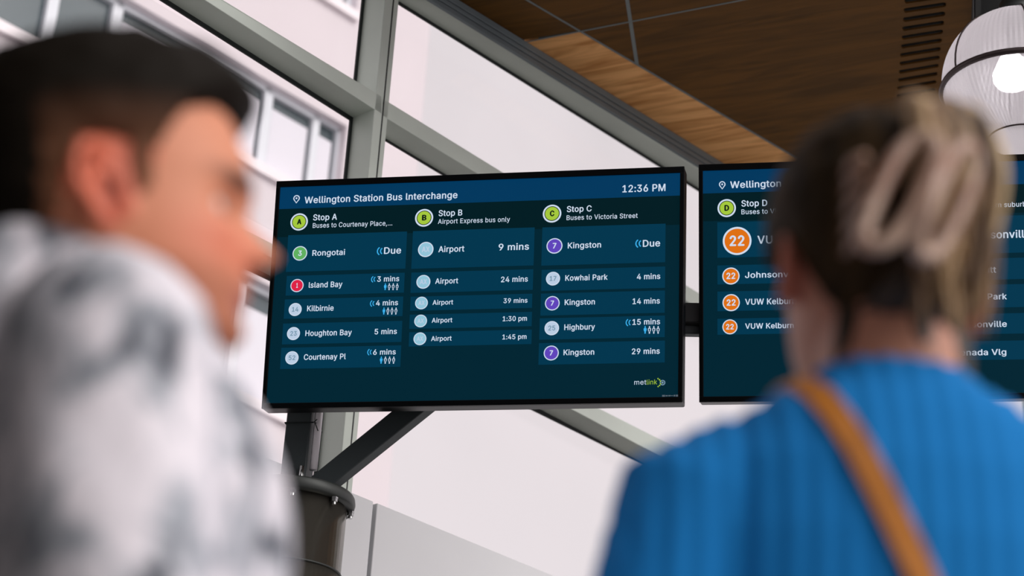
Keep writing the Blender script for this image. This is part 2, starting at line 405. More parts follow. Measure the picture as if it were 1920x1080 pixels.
TH = .3
def slab(s0, s1, z0, z1, d0, d1, name, mt, parent=None):
    a_ = wl0 + wdir * s0 + nout * d0; b_ = wl0 + wdir * s1 + nout * d0
    q = [Vector((a_.x, a_.y, z0)), Vector((b_.x, b_.y, z0)), Vector((b_.x, b_.y, z1)), Vector((a_.x, a_.y, z1))]
    return bpart(MB().prism(q, nout * (d1 - d0)), name, mt, parent)
for i in range(0, len(zs), 2): slab(-1, Lw, zs[i], zs[i + 1], 0, TH, 'wall', M['facade'])
for z0, z1, xs in rows:
    slab(xs[-1], Lw, z0, z1, 0, TH, 'wall', M['facade'])
    slab(-1, xs[-1], z0 - .06, z0 + .03, -.05, .0, 'ledge', M['ledge'])
    for k in range(len(xs) - 1):
        s0, s1 = xs[k], xs[k + 1]; fw = .05
        if s1 - s0 < .3: fw = .03
        mb = MB()
        for (a0, a1, b0, b1) in ((s0, s0 + fw, z0, z1), (s1 - fw, s1, z0, z1), (s0, s1, z0, z0 + fw), (s0, s1, z1 - fw, z1)):
            p_ = wl0 + wdir * a0 + nout * .08; q_ = wl0 + wdir * a1 + nout * .08
            mb.prism([Vector((p_.x, p_.y, b0)), Vector((q_.x, q_.y, b0)), Vector((q_.x, q_.y, b1)), Vector((p_.x, p_.y, b1))], nout * .07)
        fr_ = bpart(mb, 'window', M['wframe'])
        right = k >= 2
        slab(s0 + fw, s1 - fw, z0 + fw, z1 - fw, .13, .145, 'pane', M['farglass'], fr_)
        if right: slab(s0 + fw + .02, s1 - fw - .04, z0 + fw, z0 + (z1 - z0) * .80, .10, .115, 'blind', M['blind'], fr_)
slab(-1, Lw, 0, topz + 2, TH + .02, 3.0, 'rear_mass', M['facade'])
# ---------------------------------------------------------------- globe lamp under the ceiling
gm = bpy.data.materials.new('prismatic_globe'); gm.use_nodes = True; nt = gm.node_tree
for n in list(nt.nodes):
    if n.type == 'BSDF_PRINCIPLED': nt.nodes.remove(n)
out = nt.nodes['Material Output']
tl_ = nt.nodes.new('ShaderNodeBsdfTranslucent'); tl_.inputs[0].default_value = (0.86, 0.84, 0.86, 1)
df = nt.nodes.new('ShaderNodeBsdfDiffuse'); df.inputs[0].default_value = (0.80, 0.78, 0.80, 1)
tr = nt.nodes.new('ShaderNodeBsdfTransparent'); tr.inputs[0].default_value = (.9, .9, .9, 1)
gl = nt.nodes.new('ShaderNodeBsdfGlossy'); gl.inputs['Roughness'].default_value = .15
a1 = nt.nodes.new('ShaderNodeMixShader'); a1.inputs[0].default_value = .45
a2 = nt.nodes.new('ShaderNodeMixShader'); a2.inputs[0].default_value = .30
a3 = nt.nodes.new('ShaderNodeMixShader'); a3.inputs[0].default_value = .12
nt.links.new(tl_.outputs[0], a1.inputs[1]); nt.links.new(df.outputs[0], a1.inputs[2])
nt.links.new(a1.outputs[0], a2.inputs[1]); nt.links.new(tr.outputs[0], a2.inputs[2])
nt.links.new(a2.outputs[0], a3.inputs[1]); nt.links.new(gl.outputs[0], a3.inputs[2]); nt.links.new(a3.outputs[0], out.inputs[0])
M['globe'] = gm
M['bulb'] = mat('lit_bulb', (1, 1, 1, 1), .5, emit=(1.0, .93, .97, 1), es=9.0)
M['cage'] = mat('grey_lamp_ring', rgb(70, 60, 60), .4, .5)
LD = 6.9
lc = at(1910, 152, LD); LR = 141 * LD / F * 1.0
lamp = empty('globe_lamp', lc)
tag(lamp, 'round prismatic glass lamp hanging from the plywood ceiling at the upper right', 'ceiling lamp')
NF = 180; vs = []; fs = []; NL = 48
for i in range(NL + 1):
    th = math.pi * i / NL
    for k in range(NF):
        rr = LR * (1 + (.006 if k % 2 else 0) * math.sin(th))
        a_ = 2 * math.pi * k / NF
        vs.append((rr * math.sin(th) * math.cos(a_), rr * math.sin(th) * math.sin(a_), rr * math.cos(th)))
for i in range(NL):
    for k in range(NF): fs.append((i * NF + k, i * NF + (k + 1) % NF, (i + 1) * NF + (k + 1) % NF, (i + 1) * NF + k))
mb = MB(); mb.v = vs; mb.f = fs
me = mb.mesh('globe', False)
bm = bmesh.new(); bm.from_mesh(me); bmesh.ops.remove_doubles(bm, verts=bm.verts[:], dist=1e-5); bmesh.ops.recalc_face_normals(bm, faces=bm.faces[:]); bm.to_mesh(me); bm.free()
link('globe', me, M['globe'], lamp)
MB().torus((0, 0, -.13 * LR), LR * 1.008, .0105).build('equator_ring', M['cage'], lamp, True)
zr = -.90 * LR; MB().torus((0, 0, zr), math.sqrt(LR**2 - zr**2) * 1.01, .003).build('lower_ring', M['cage'], lamp, True)
for k in range(6):
    a_ = 2 * math.pi * k / 6 - math.pi / 2 - .12
    pts = [(LR * 1.012 * math.sin(t) * math.cos(a_), LR * 1.012 * math.sin(t) * math.sin(a_), LR * 1.012 * math.cos(t)) for t in np.linspace(.15, math.pi / 2 + .13, 14)]
    MB().tube(pts, .0032, 8).build('wire_rib', M['cage'], lamp, True)
br = .050; mb = MB(); mb.lathe([(.012, .10), (.03, .08), (br, .0), (br * .98, -.03), (br * .8, -.055), (br * .4, -.07), (.004, -.073)], 24)
mb.v = [(x * 1.25, y * 1.25, z * .75) for x, y, z in mb.v]
mb.build('bulb', M['bulb'], lamp, True, (-.02, .0, .025))
MB().lathe([(.035, .075), (.035, LR + .02)], 20).build('lamp_holder', M['flange'], lamp)
MB().lathe([(.05, LR * .99), (.06, LR + .01), (.05, LR + .05), (.012, LR + .06), (.012, LR + .30)], 20).build('stem', M['flange'], lamp, True)
# stem length up to the upper deck
tz = O3 + cn * .35
hz = (tz - lc).dot(cn) / cn.z
MB().lathe([(.012, LR + .30), (.012, hz)], 12).build('rod', M['flange'], lamp)

# ---------------------------------------------------------------- screens
fnt = None
def emis(name, r, g_, b, k=1.0):
    return mat(name, (0.002, 0.003, 0.004, 1), .30, emit=rgb(r, g_, b), es=k, spec=.10)
E_ = dict(bg=emis('display_background', 0, 37, 50), band=emis('display_header_blue', 0, 56, 94), tile=emis('display_row_blue', 0, 54, 78),
          head=emis('display_heading_dark', 0, 28, 34),
          white=emis('display_white', 206, 220, 238), lime=emis('display_lime', 164, 200, 60), dark=emis('display_black', 10, 24, 20),
          green=emis('display_green', 96, 176, 96), red=emis('display_red', 222, 34, 70), pale=emis('display_pale_blue', 146, 196, 216),
          grey=emis('display_pale_grey', 186, 204, 226), violet=emis('display_violet', 96, 68, 186), orange=emis('display_orange', 222, 112, 18),
          cyan=emis('display_cyan', 60, 176, 236), dim=emis('display_grey_blue', 118, 150, 172), mark=emis('maker_mark', 90, 100, 110))
class Screen:
    def __init__(s, c, yaw, tilt, W_=1.24, label=''):
        s.W = W_; s.H = W_ * 9 / 16 + .01
        rt = Vector((math.cos(yaw), math.sin(yaw), 0)); n = Vector((math.sin(yaw), -math.cos(yaw), 0))
        s.up = Vector((0, 0, 1)) * math.cos(tilt) + n * math.sin(tilt); s.rt = rt; s.n = rt.cross(s.up)
        s.c = Vector(c) + CAM
        s.root = empty('departure_screen', s.c, Matrix((s.rt, s.up, s.n)).transposed().to_quaternion())
        tag(s.root, label, 'screen', 'bus departure screens')
        bpy.context.view_layer.update()
        w2, h2 = s.W / 2, s.H / 2; T = .062
        b = .0135
        hs = bevel(MB().box((-w2, -h2, -T), (w2, h2, -.004)).build('housing', M['bezel'], s.root), .004)
        MB().box((-w2 * .55, -h2 * .6, -T - .035), (w2 * .55, h2 * .6, -T)).build('rear_cover', M['plate'], s.root)
        # bezel frame proud of the display
        mb = MB(); bt, bb, bs = .019, .0165, .0125
        mb.box((-w2, h2 - bt, -.006), (w2, h2, .002)).box((-w2, -h2, -.006), (w2, -h2 + bb, .002))
        mb.box((-w2, -h2 + bb, -.006), (-w2 + bs, h2 - bt, .002)).box((w2 - bs, -h2 + bb, -.006), (w2, h2 - bt, .002))
        bevel(mb.build('bezel', M['bezel'], s.root), .001)
        s.x0, s.x1, s.y0, s.y1 = -w2 + bs, w2 - bs, -h2 + bb, h2 - bt
        s.disp = MB().box((s.x0, s.y0, -.004), (s.x1, s.y1, -.0032)).build('display', E_['bg'], s.root)
    def uv(s, px, py):
        p = on_plane(px, py, s.c, s.n) - s.c
        return Vector((p.dot(s.rt), p.dot(s.up)))
    def rect(s, a, b, z, mt, name, parent):
        z -= .0032
        return MB().box((a[0], b[1], z - .0002), (b[0], a[1], z)).build(name, mt, parent)
    def text(s, body, p0, p1, cap, parent, mt='white', z=.0009, bold=.018):
        z -= .0032
        a = s.uv(*p0); b = s.uv(*p1)
        q = s.uv(p0[0], p0[1] - cap); ch = abs(q.y - a.y)
        me = text_mesh(body.replace('I', 'l'), bold)
        xs = [v.co.x for v in me.vertices]; x0, x1 = min(xs), max(xs)
        sx = (b.x - a.x) / (x1 - x0); sy = ch / CAPH
        me = me.copy()
        for v in me.vertices:
            v.co.x = a.x + (v.co.x - x0) * sx; v.co.y = (a.y + b.y) / 2 + v.co.y * sy; v.co.z = z + v.co.z * .02
        me.update()
        o = link('lettering', me, E_[mt], parent); return o
    def disc(s, c, r, mt, z, parent, name='badge', n=40):
        z -= .0032
        c = s.uv(*c); r = r * s.W / s.pxw
        return MB().lathe([(r, -.0002), (r, 0)], n, (c.x, c.y, z)).build(name, mt, parent)
from mathutils.geometry import delaunay_2d_cdt
_tc = {}
try:      # the plain grotesque that ships inside Blender; its built-in font otherwise
    import os
    fnt = bpy.data.fonts.load(os.path.join(bpy.utils.resource_path('LOCAL'), 'datafiles', 'fonts', 'Inter.woff2'))
except Exception:
    fnt = None
def text_mesh(body, bold=.0):
    # outlines of the letters, filled with the non-zero winding rule (the glyphs have overlapping contours)
    k = (body, bold)
    if k in _tc: return _tc[k]
    cu = bpy.data.curves.new('t', 'FONT'); cu.body = body; cu.font = fnt or cu.font; cu.resolution_u = 4; cu.space_character = 1.05
    cu.fill_mode = 'NONE'
    tmp = bpy.data.objects.new('t', cu); C.objects.link(tmp)
    wire = bpy.data.meshes.new_from_object(tmp.evaluated_get(bpy.context.evaluated_depsgraph_get())); bpy.data.objects.remove(tmp)
    nxt = {}
    for e in wire.edges:
        a, c_ = e.vertices; nxt.setdefault(a, []).append(c_); nxt.setdefault(c_, []).append(a)
    seen = set(); loops = []
    for v0 in sorted(nxt):
        if v0 in seen: continue
        lp = [v0]; seen.add(v0); cur = v0; going = True
        fwd_ = [q for q in nxt[v0] if q == v0 + 1] or nxt[v0]
        cur = fwd_[0]
        while cur not in seen:
            lp.append(cur); seen.add(cur); o_ = [q for q in nxt[cur] if q not in seen]
            if not o_: break
            cur = o_[0]
        if len(lp) > 2: loops.append(lp)
    co = [wire.vertices[i_].co.xy.copy() for lp in loops for i_ in lp]
    faces_ = []; n0 = 0; sg = []
    for lp in loops:
        m_ = len(lp); idx = list(range(n0, n0 + m_)); P_ = co[n0:n0 + m_]; n0 += m_
        ar = sum(P_[i_].x * P_[(i_ + 1) % m_].y - P_[(i_ + 1) % m_].x * P_[i_].y for i_ in range(m_))
        faces_.append(idx if ar > 0 else idx[::-1]); sg.append((1 if ar > 0 else -1, P_))
    vo, eo, fo, _, _, of = delaunay_2d_cdt(co, [], faces_, 0, 1e-5)
    def inside(p, P_):
        r_ = False
        for i_ in range(len(P_)):
            a, c_ = P_[i_ - 1], P_[i_]
            if (a.y > p.y) != (c_.y > p.y) and p.x < (c_.x - a.x) * (p.y - a.y) / (c_.y - a.y) + a.x: r_ = not r_
        return r_
    boxes = [(min(q.x for q in P_), max(q.x for q in P_), min(q.y for q in P_), max(q.y for q in P_)) for s_, P_ in sg]
    keep = []
    for f_ in fo:
        p = (vo[f_[0]] + vo[f_[1]] + vo[f_[2]]) / 3
        wn = sum(s_ for (s_, P_), bx in zip(sg, boxes) if bx[0] <= p.x <= bx[1] and bx[2] <= p.y <= bx[3] and inside(p, P_))
        if wn: keep.append(tuple(f_))
    me = bpy.data.meshes.new('lettering'); me.from_pydata([(v.x, v.y, 0) for v in vo], [], keep); me.update()
    bm = bmesh.new(); bm.from_mesh(me); bmesh.ops.delete(bm, geom=[v for v in bm.verts if not v.link_faces], context='VERTS'); bm.to_mesh(me); bm.free()
    bpy.data.meshes.remove(wire)
    if bold:      # thicker strokes: the same outlines laid down again a hair to each side
        bm = bmesh.new(); 
        for i, (dx, dy) in enumerate(((-1, 0), (1, 0), (0, -.6), (0, .6))):
            n0 = len(bm.verts); bm.from_mesh(me); bm.verts.ensure_lookup_table()
            for v in bm.verts[n0:]: v.co.x += dx * bold; v.co.y += dy * bold; v.co.z = i * .003
        me = bpy.data.meshes.new('lettering'); bm.to_mesh(me); bm.free()
    _tc[k] = me; return me
ys = [v.co.y for v in text_mesh('H', .0).vertices]; CAPH = max(ys) - min(ys)

def signal(s, c, h, parent):      # two small cyan arcs
    o = s.uv(*c); k = h * s.W / s.pxw / 2 * 1.15; mb = MB()
    for cx, r in ((.60, 1.05), (1.10, .80)):
        pts = [(o.x + k * (cx - r * math.cos(t)), o.y + k * r * math.sin(t)) for t in np.linspace(-1.0, 1.0, 9)]
        w_ = k * .13
        for i in range(8):
            a = Vector(pts[i]); b = Vector(pts[i + 1]); n = Vector((-(b - a).y, (b - a).x)).normalized() * w_
            mb.prism([(*(a + n), -.0023), (*(b + n), -.0023), (*(b - n), -.0023), (*(a - n), -.0023)], (0, 0, .0002))
    mb.build('signal_icon', E_['cyan'], parent)
def people(s, x0, x1, y0, y1, parent):  # four small figures, the first one filled cyan
    for k in range(4):
        cx = x0 + (x1 - x0) * (k + .5) / 4; w_ = (x1 - x0) / 4 * .34; h = y1 - y0
        a = s.uv(cx, (y0 + y1) / 2); u = s.W / s.pxw; hh = h * u * .5; ww = w_ * u
        mb = MB(); 
        body = [(-ww, .25 * hh), (-.6 * ww, .5 * hh), (.6 * ww, .5 * hh), (ww, .25 * hh), (ww * .8, -.35 * hh), (.45 * ww, -.4 * hh), (.4 * ww, -hh), (-.4 * ww, -hh), (-.45 * ww, -.4 * hh), (-ww * .8, -.35 * hh)]
        head = [(.42 * ww * math.cos(t), .76 * hh + .24 * hh * math.sin(t)) for t in np.linspace(0, 2 * math.pi, 11)[:-1]]
        def poly(ps, z): mb.prism([(a.x + p[0], a.y + p[1], z) for p in ps], (0, 0, .0002))
        poly(body, -.0023); poly(head, -.0023)
        o = mb.build('passenger_icon', E_['cyan' if k == 0 else 'white'], parent)
        if k:
            mb = MB(); mb.prism([(a.x + p[0] * .5, a.y + p[1] * .62 - .0 * hh, -.0020) for p in body], (0, 0, .0002)); mb.build('icon_centre', E_['tile'], parent)
def pin(s, c, parent):
    o = s.uv(*c); u = s.W / s.pxw
    def shape(k, z, mt):
        pts = [(o.x + k * 6.4 * u * math.cos(t), o.y + 1.8 * u + k * 6.4 * u * math.sin(t)) for t in np.linspace(-.45, math.pi + .45, 18)] + [(o.x, o.y - 1.8 * u - k * 6.6 * u)]
        MB().prism([(x, y, z) for x, y in pts], (0, 0, .0002)).build('location_icon', mt, parent)
    shape(1, -.0027, E_['white']); shape(.68, -.0024, E_['band'])
    MB().lathe([(1.8 * u, 0), (1.8 * u, .0002)], 14, (o.x, o.y + 1.8 * u, -.0021)).build('location_dot', E_['white'], parent)
def stopbadge(s, c, r, ch):
    st = s.disc(c, r, E_['white'], .0006, s.root, 'stop_badge')
    s.disc(c, r * .82, E_['dark'], .0009, st, 'ring'); s.disc(c, r * .74, E_['lime'], .0012, st, 'disc')
    s.text(ch, (c[0] - r * .24, c[1] + r * .27), (c[0] + r * .26, c[1] + r * .27), r * .56, st, 'dark', .0016, .05)
def badge(s, c, r, mt, num, parent, tm='white', nw=None):
    s.disc(c, r, E_['white'], .0009, parent, 'badge_ring'); s.disc(c, r * .87, E_[mt], .0012, parent, 'route_badge')
    nw = nw or r * ((.13 if num == '1' else .24) if len(num) == 1 else .50)
    s.text(num, (c[0] - nw, c[1] + r * .33), (c[0] + nw, c[1] + r * .31), r * .66, parent, tm, .0016, .03)
def row(s, tl, br, name, n0, n1, cap, bc, br_, bcol, num, time=None, t0=None, t1=None, tcap=None, sig=None, ppl=None, tm='white', z=.0003):
    a = s.uv(*tl); b = s.uv(*br)
    t = s.rect((a.x, a.y), (b.x, b.y), z, E_['tile'], 'row_tile', s.root)
    t['label'] = 'dark blue row reading ' + name + ((' ' + time.replace(':', ' ')) if time else '')
    s.text(name, n0, n1, cap, t)
    badge(s, bc, br_, bcol, num, t, tm)
    if time: s.text(time, t0, t1, tcap, t)
    if sig: signal(s, sig[0], sig[1], t)
    if ppl: people(s, *ppl, t)
    return t

s1 = Screen((-0.11583621, 5.68053063, 2.59010923), -0.21542903, 0.1433696, label='wide departure screen listing Stops A, B and C at 12:36 PM')
s1.pxw = 776
a = s1.uv(526, 353); s1.rect((s1.x0, s1.y1), (s1.x1, s1.uv(1272, 366).y), .0002, E_['band'], 'header_band', s1.root)
s1.rect((s1.x0, s1.uv(1272, 366).y), (s1.x1, s1.uv(1246, 424).y + .004), .0001, E_['head'], 'heading_band', s1.root)
pin(s1, (555.5, 373), s1.root)
s1.text('Wellington Station Bus Interchange', (570.4, 379.8), (857.3, 371.9), 12, s1.root)
s1.text('12:36 PM', (1166.7, 359.8), (1247.5, 357.7), 13, s1.root)
s1.text('Stop A', (586.5, 412.5), (631.3, 411.5), 10.8, s1.root)
s1.text('Buses to Courtenay Place,...', (585.8, 427), (735, 421.9), 8.75, s1.root, bold=.008)
s1.text('Stop B', (821.9, 404.6), (866.3, 403.5), 10.8, s1.root)
s1.text('Airport Express bus only', (820.8, 418.75), (955.8, 415.6), 8.75, s1.root, bold=.008)
s1.text('Stop C', (1062.5, 396.9), (1109, 395.8), 10.8, s1.root)
s1.text('Buses to Victoria Street', (1062, 411.9), (1195.4, 408.3), 8.75, s1.root, bold=.008)
stopbadge(s1, (560.4, 415.6), 17, 'A'); stopbadge(s1, (794.8, 407.9), 17.3, 'B'); stopbadge(s1, (1034.8, 400), 17.3, 'C')
row(s1, (540, 440.5), (759.5, 503), 'Rongotai', (585, 478.8), (646.3, 477.7), 10.3, (561.9, 474.6), 14.2, 'green', '3', 'Due', (719.4, 475.6), (751.5, 474.6), 12, ((710.8, 470.4), 14))
row(s1, (537.3, 516.9), (756.7, 548), 'Island Bay', (578.3, 538.9), (641.3, 537.6), 10.2, (556.5, 535), 12.7, 'red', '1', '3 mins', (706.6, 527.7), (748, 526.7), 9.7, ((699, 523.3), 11), (718.3, 748, 530.6, 543.6))
row(s1, (533.7, 561), (754, 592), 'Kilbirnie', (575.2, 583), (625, 582), 10.2, (553, 579.9), 12.5, 'grey', '14', '4 mins', (704.3, 572.6), (745.8, 571.6), 9.7, ((697, 568.7), 11), (715.7, 745.8, 576, 589.4), 'dim')
row(s1, (530.5, 606.3), (752, 640.5), 'Houghton Bay', (571.8, 629.6), (659, 627.6), 10.2, (549.8, 625), 12.5, 'grey', '23', '5 mins', (701.7, 626.5), (743.7, 625.5), 9.9, tm='dim')
row(s1, (527, 651.7), (750, 687.2), 'Courtenay Pl', (569, 674.2), (647.8, 673), 10.2, (546.9, 670.6), 12.7, 'grey', '52', '6 mins', (699, 664.9), (741.6, 663.9), 9.7, ((691.9, 660), 11), (710.5, 741.6, 668, 681.5), 'dim')
row(s1, (774, 433), (1000, 497), 'Airport', (821.5, 472.5), (870.2, 470.8), 10.8, (797.9, 467.3), 14.7, 'pale', 'AX', '9 mins', (934.4, 468.75), (991.5, 467.7), 12, tm='grey')
row(s1, (771, 510.6), (998.5, 542.8), 'Airport', (815.5, 531.6), (858.6, 530.6), 9.8, (793.5, 528), 13.2, 'pale', 'AX', '24 mins', (938.9, 528.5), (989.4, 527.5), 10, tm='grey')
row(s1, (769.6, 555.9), (997, 576.7), 'Airport', (810.6, 571.3), (849.2, 570), 8.6, (789.9, 567.7), 12, 'pale', 'AX', '39 mins', (943.6, 567.9), (988.7, 566.9), 8.6, tm='grey')
row(s1, (768, 589.6), (996.4, 611), 'Airport', (809, 604.7), (847.7, 603.7), 8.6, (788.3, 601.4), 12, 'pale', 'AX', '1:30 pm', (942, 601.6), (987.6, 600.9), 8.8, tm='grey')
row(s1, (767, 622.5), (996, 644.5), 'Airport', (807.8, 639), (846.4, 638), 8.6, (787, 634.8), 12, 'pale', 'AX', '1:45 pm', (941.5, 635.9), (986.9, 635), 8.8, tm='grey')
row(s1, (1016.7, 426), (1246.9, 491), 'Kingston', (1064.2, 465.2), (1126.7, 463.5), 10.6, (1039.4, 460.6), 14.8, 'violet', '7', 'Due', (1205, 462), (1237.5, 461.5), 12.3, ((1195.8, 456.3), 14))
row(s1, (1015.4, 505.5), (1246.5, 539), 'Kowhai Park', (1059.5, 525.9), (1139, 524), 10.2, (1036.6, 522), 13, 'grey', '17', '4 mins', (1193.8, 523.3), (1237.8, 522.6), 10.3, tm='dim')
row(s1, (1014, 550), (1246, 585.8), 'Kingston', (1058.4, 571.3), (1115.2, 570.5), 10.2, (1035.3, 568.2), 13.5, 'violet', '7', '14 mins', (1185.7, 569.5), (1237, 568.7), 10.3)
row(s1, (1011.8, 596.5), (1246, 631.5), 'Highbury', (1057.6, 618.2), (1115.2, 617.2), 10.2, (1034.3, 614.9), 13.3, 'grey', '25', '15 mins', (1185.5, 608.4), (1237.3, 607.6), 10.3, ((1177, 604.5), 12), (1205.4, 1237.8, 611, 625), 'dim')
row(s1, (1010.3, 643), (1246, 679), 'Kingston', (1056.3, 665.4), (1113.9, 664.6), 10.2, (1033.3, 661.5), 13.8, 'violet', '7', '29 mins', (1184.4, 663.6), (1236.8, 662.8), 10.3)
# operator's wordmark with its ring of dots
s1.text('met', (1189, 720.9), (1211.5, 720.6), 9.0, s1.root, 'white', bold=.0)
s1.text('link', (1212.5, 720.6), (1231.8, 720.2), 9.0, s1.root, 'lime', bold=.0)
lg = s1.disc((1242, 717), 4.9, E_['dim'], .0004, s1.root, 'logo_ring'); s1.disc((1242, 717), 3.2, E_['bg'], .0008, lg, 'logo_centre'); s1.disc((1242, 717), 1.9, E_['dim'], .0012, lg, 'logo_dot')
for dx, dy, r_ in ((1233.5, 709.5, 1.2), (1236.4, 711.6, 1.3), (1238.2, 714.4, 1.3), (1238.4, 719.2, 1.3), (1236.6, 722.2, 1.3), (1233.7, 724.4, 1.2)):
    s1.disc((dx, dy), r_, E_['lime'], .0008, s1.root, 'logo_mark', 10)
# maker's small grey mark at the corner of the bezel
u_ = s1.W / s1.pxw
q = s1.uv(1256.5, 741.5)
mb = MB()
for dx, w_, h_ in ((-12, 5, 3), (-6.5, 4, 2), (-1.5, 4, 2), (3, 4, 1), (7.5, 3, 2.6), (12, 3.6, 3.2)):
    mb.box((q.x + (dx - w_ / 2) * u_, q.y - h_ / 2 * u_, -.0026), (q.x + (dx + w_ / 2) * u_, q.y + h_ / 2 * u_, -.0022))
mb.build('maker_mark', E_['mark'], s1.root)

s2 = Screen((1.15085528, 5.52040376, 2.64037901), -0.20586958, 0.24524996, label='departure screen half hidden by the woman, listing Stop D with orange route badges')
s2.pxw = 826
zb = s2.uv(1400, 360).y
s2.rect((s2.x0, s2.y1), (s2.x1, zb), .0002, E_['band'], 'header_band', s2.root)
s2.rect((s2.x0, zb), (s2.x1, s2.uv(1345, 414).y), .0001, E_['head'], 'heading_band', s2.root)
pin(s2, (1354, 347), s2.root)
s2.text('Wellington Station Bus Interchange', (1368.9, 353.5), (1689, 341.5), 12.3, s2.root)
s2.text('Stop D', (1390, 386.8), (1438.4, 385.6), 11.3, s2.root); s2.text('Buses to VUW', (1390, 401.6), (1473, 399), 9, s2.root, bold=.008)
stopbadge(s2, (1362.4, 389.8), 18, 'D')
def row2(tl, br, *a, **k): return row(s2, tl, br, *a, **k)
XE = 1715
row2((1344.8, 416.6), (XE, 474), 'VUW Kelburn', (1420, 457.6), (1556, 452), 14.5, (1381.9, 451.4), 28, 'orange', '22')
row2((1345, 497.5), (XE, 525), 'Johnsonville', (1396.7, 521.8), (1503, 517.5), 10.8, (1370.3, 517.2), 16.8, 'orange', '22')
row2((1345, 546.5), (XE, 576), 'VUW Kelburn', (1397, 571.8), (1492, 568.5), 10.8, (1370.8, 567.2), 16.8, 'orange', '22')
row2((1345, 597.5), (XE, 621), 'VUW Kelburn', (1397, 616.7), (1488, 614), 9.8, (1368.5, 612.6), 14.6, 'orange', '22')
XR = 2085
s2.text('Stop E', (1780, 373.5), (1830, 371.8), 11.3, s2.root); s2.text('Buses to northern suburbs', (1772, 391.4), (1931, 386.0), 9, s2.root, bold=.008)
stopbadge(s2, (1749, 380), 16.5, 'E')
row2((1735, 408), (XR, 469), 'Johnsonville', (1810, 449), (1932, 443.5), 14, (1772, 442), 28, 'red', '1')
row2((1735, 487), (XR, 519), 'Upper Hutt', (1781, 513), (1868, 510), 10.8, (1757, 507), 16.8, 'red', '1')
row2((1735, 536), (XR, 572), 'Churton Park', (1781, 563.5), (1888, 559.8), 10.8, (1757, 557), 16.8, 'red', '1')
row2((1735, 590), (XR, 622), 'Johnsonville', (1781, 615), (1888, 611.5), 10.8, (1757, 607), 16.8, 'red', '1')
row2((1735, 641), (XR, 671), 'Grenada Vlg', (1781, 667.5), (1887, 664), 10.8, (1757, 660), 16.8, 'red', '60')

# ---------------------------------------------------------------- steel post and rail that carry the screens
def onplane_off(px, py, off): return on_plane(px, py, s1.c - s1.n * off, s1.n)
pt = on_plane(566, 800, s1.c + s1.rt * 0 - Vector((math.sin(-.2154), -math.cos(-.2154), 0)) * .215, Vector((math.sin(-.2154), -math.cos(-.2154), 0)))
hn = Vector((math.sin(-.2154), -math.cos(-.2154), 0)); hr = s1.rt
PX, PY = pt.x, pt.y
depth_post = (pt - CAM).dot(fwd)
def ptz(py):    # height on the post's axis plane at a pixel row
    return on_plane(566, py, pt, hn).z
mount = empty('screen_stand', (PX, PY, 0), Quaternion((0, 0, 1), -.2154))
tag(mount, 'charcoal steel post with diagonal brace and rail carrying both departure screens', 'screen stand')
bpy.context.view_layer.update()
Minv = mount.matrix_world.inverted()
zflange = ptz(932)
ztop = s1.c.z + .12
pw = .0385
bevel(MB().box((-pw, -pw, zflange + .012), (pw, pw, ztop)).build('post', M['steel_dark'], mount), .004)
# rail behind the screens
q = Minv @ on_plane(1296, 583, s1.c - s1.n * .17, hn); rz = q.z
ra = Minv @ (s1.c + hn * -.135); rb = Minv @ (s2.c + hn * -.15)

rd = Vector((rb.x - ra.x, rb.y - ra.y, 0)).normalized(); rn = Vector((-rd.y, rd.x, 0))
A_ = Vector((ra.x, ra.y, 0)) - rd * (ra.x + .045); B_ = Vector((rb.x, rb.y, 0)) + rd * .45
def railbox(z0, z1, t0, t1, name, mt):
    q_ = [A_ + rn * t0, B_ + rn * t0, B_ + rn * t1, A_ + rn * t1]
    bevel(MB().prism([(p.x, p.y, z0) for p in q_], (0, 0, z1 - z0)).build(name, mt, mount), .003)
railbox(rz - .032, rz + .032, -.020, .022, 'rail', M['plate'])
railbox(rz - .062, rz - .034, -.005, .022, 'lower_rail', M['steel_dark'])
# wall plates between rail and each screen
for sc in (s1, s2):
    c_ = Minv @ sc.c
    for dx in (-.22, .22):
        bevel(MB().box((c_.x + dx - .02, c_.y + .112, rz - .06), (c_.x + dx + .02, c_.y + .118, rz + .10)).build('bracket', M['plate'], mount), .002)
# diagonal flat brace
yb = -pw - .002
def mp_(px, py, off=.0):
    return Minv @ on_plane(px, py, Vector((PX, PY, 0)) + hn * .040, hn)
c0 = mp_(583, 893); c0b = mp_(580, 922); c0c = mp_(607, 921); c1 = mp_(806, 762); c2 = mp_(744, 762)
up = Vector((c1.x - c0c.x, 0, c1.z - c0c.z)) * .30
pts = [(c0.x, -.034, c0.z), (c0b.x, -.034, c0b.z), (c0c.x, -.034, c0c.z), (c1.x + up.x, -.034, c1.z + up.z), (c2.x + up.x, -.034, c2.z + up.z)]
bevel(MB().prism([(p[0], -.040, p[2]) for p in pts], (0, .05, 0)).build('brace', M['steel_dark'], mount), .003)
M['galw'] = mat('bright_painted_steel', rgb(236, 232, 236), .3)
# bright conduit beside the post
def mz(py): return (Minv @ on_plane(590, py, Vector((PX, PY, 0)), hn)).z
MB().tube([(.056, -.02, mz(886)), (.056, -.02, mz(700))], .012, 12).build('conduit', M['galw'], mount, True)
MB().tube([(.030, -.050, zflange + .01), (.030, -.050, mz(885))], .0075, 12).build('bolt_sleeve', M['gal'], mount, True)
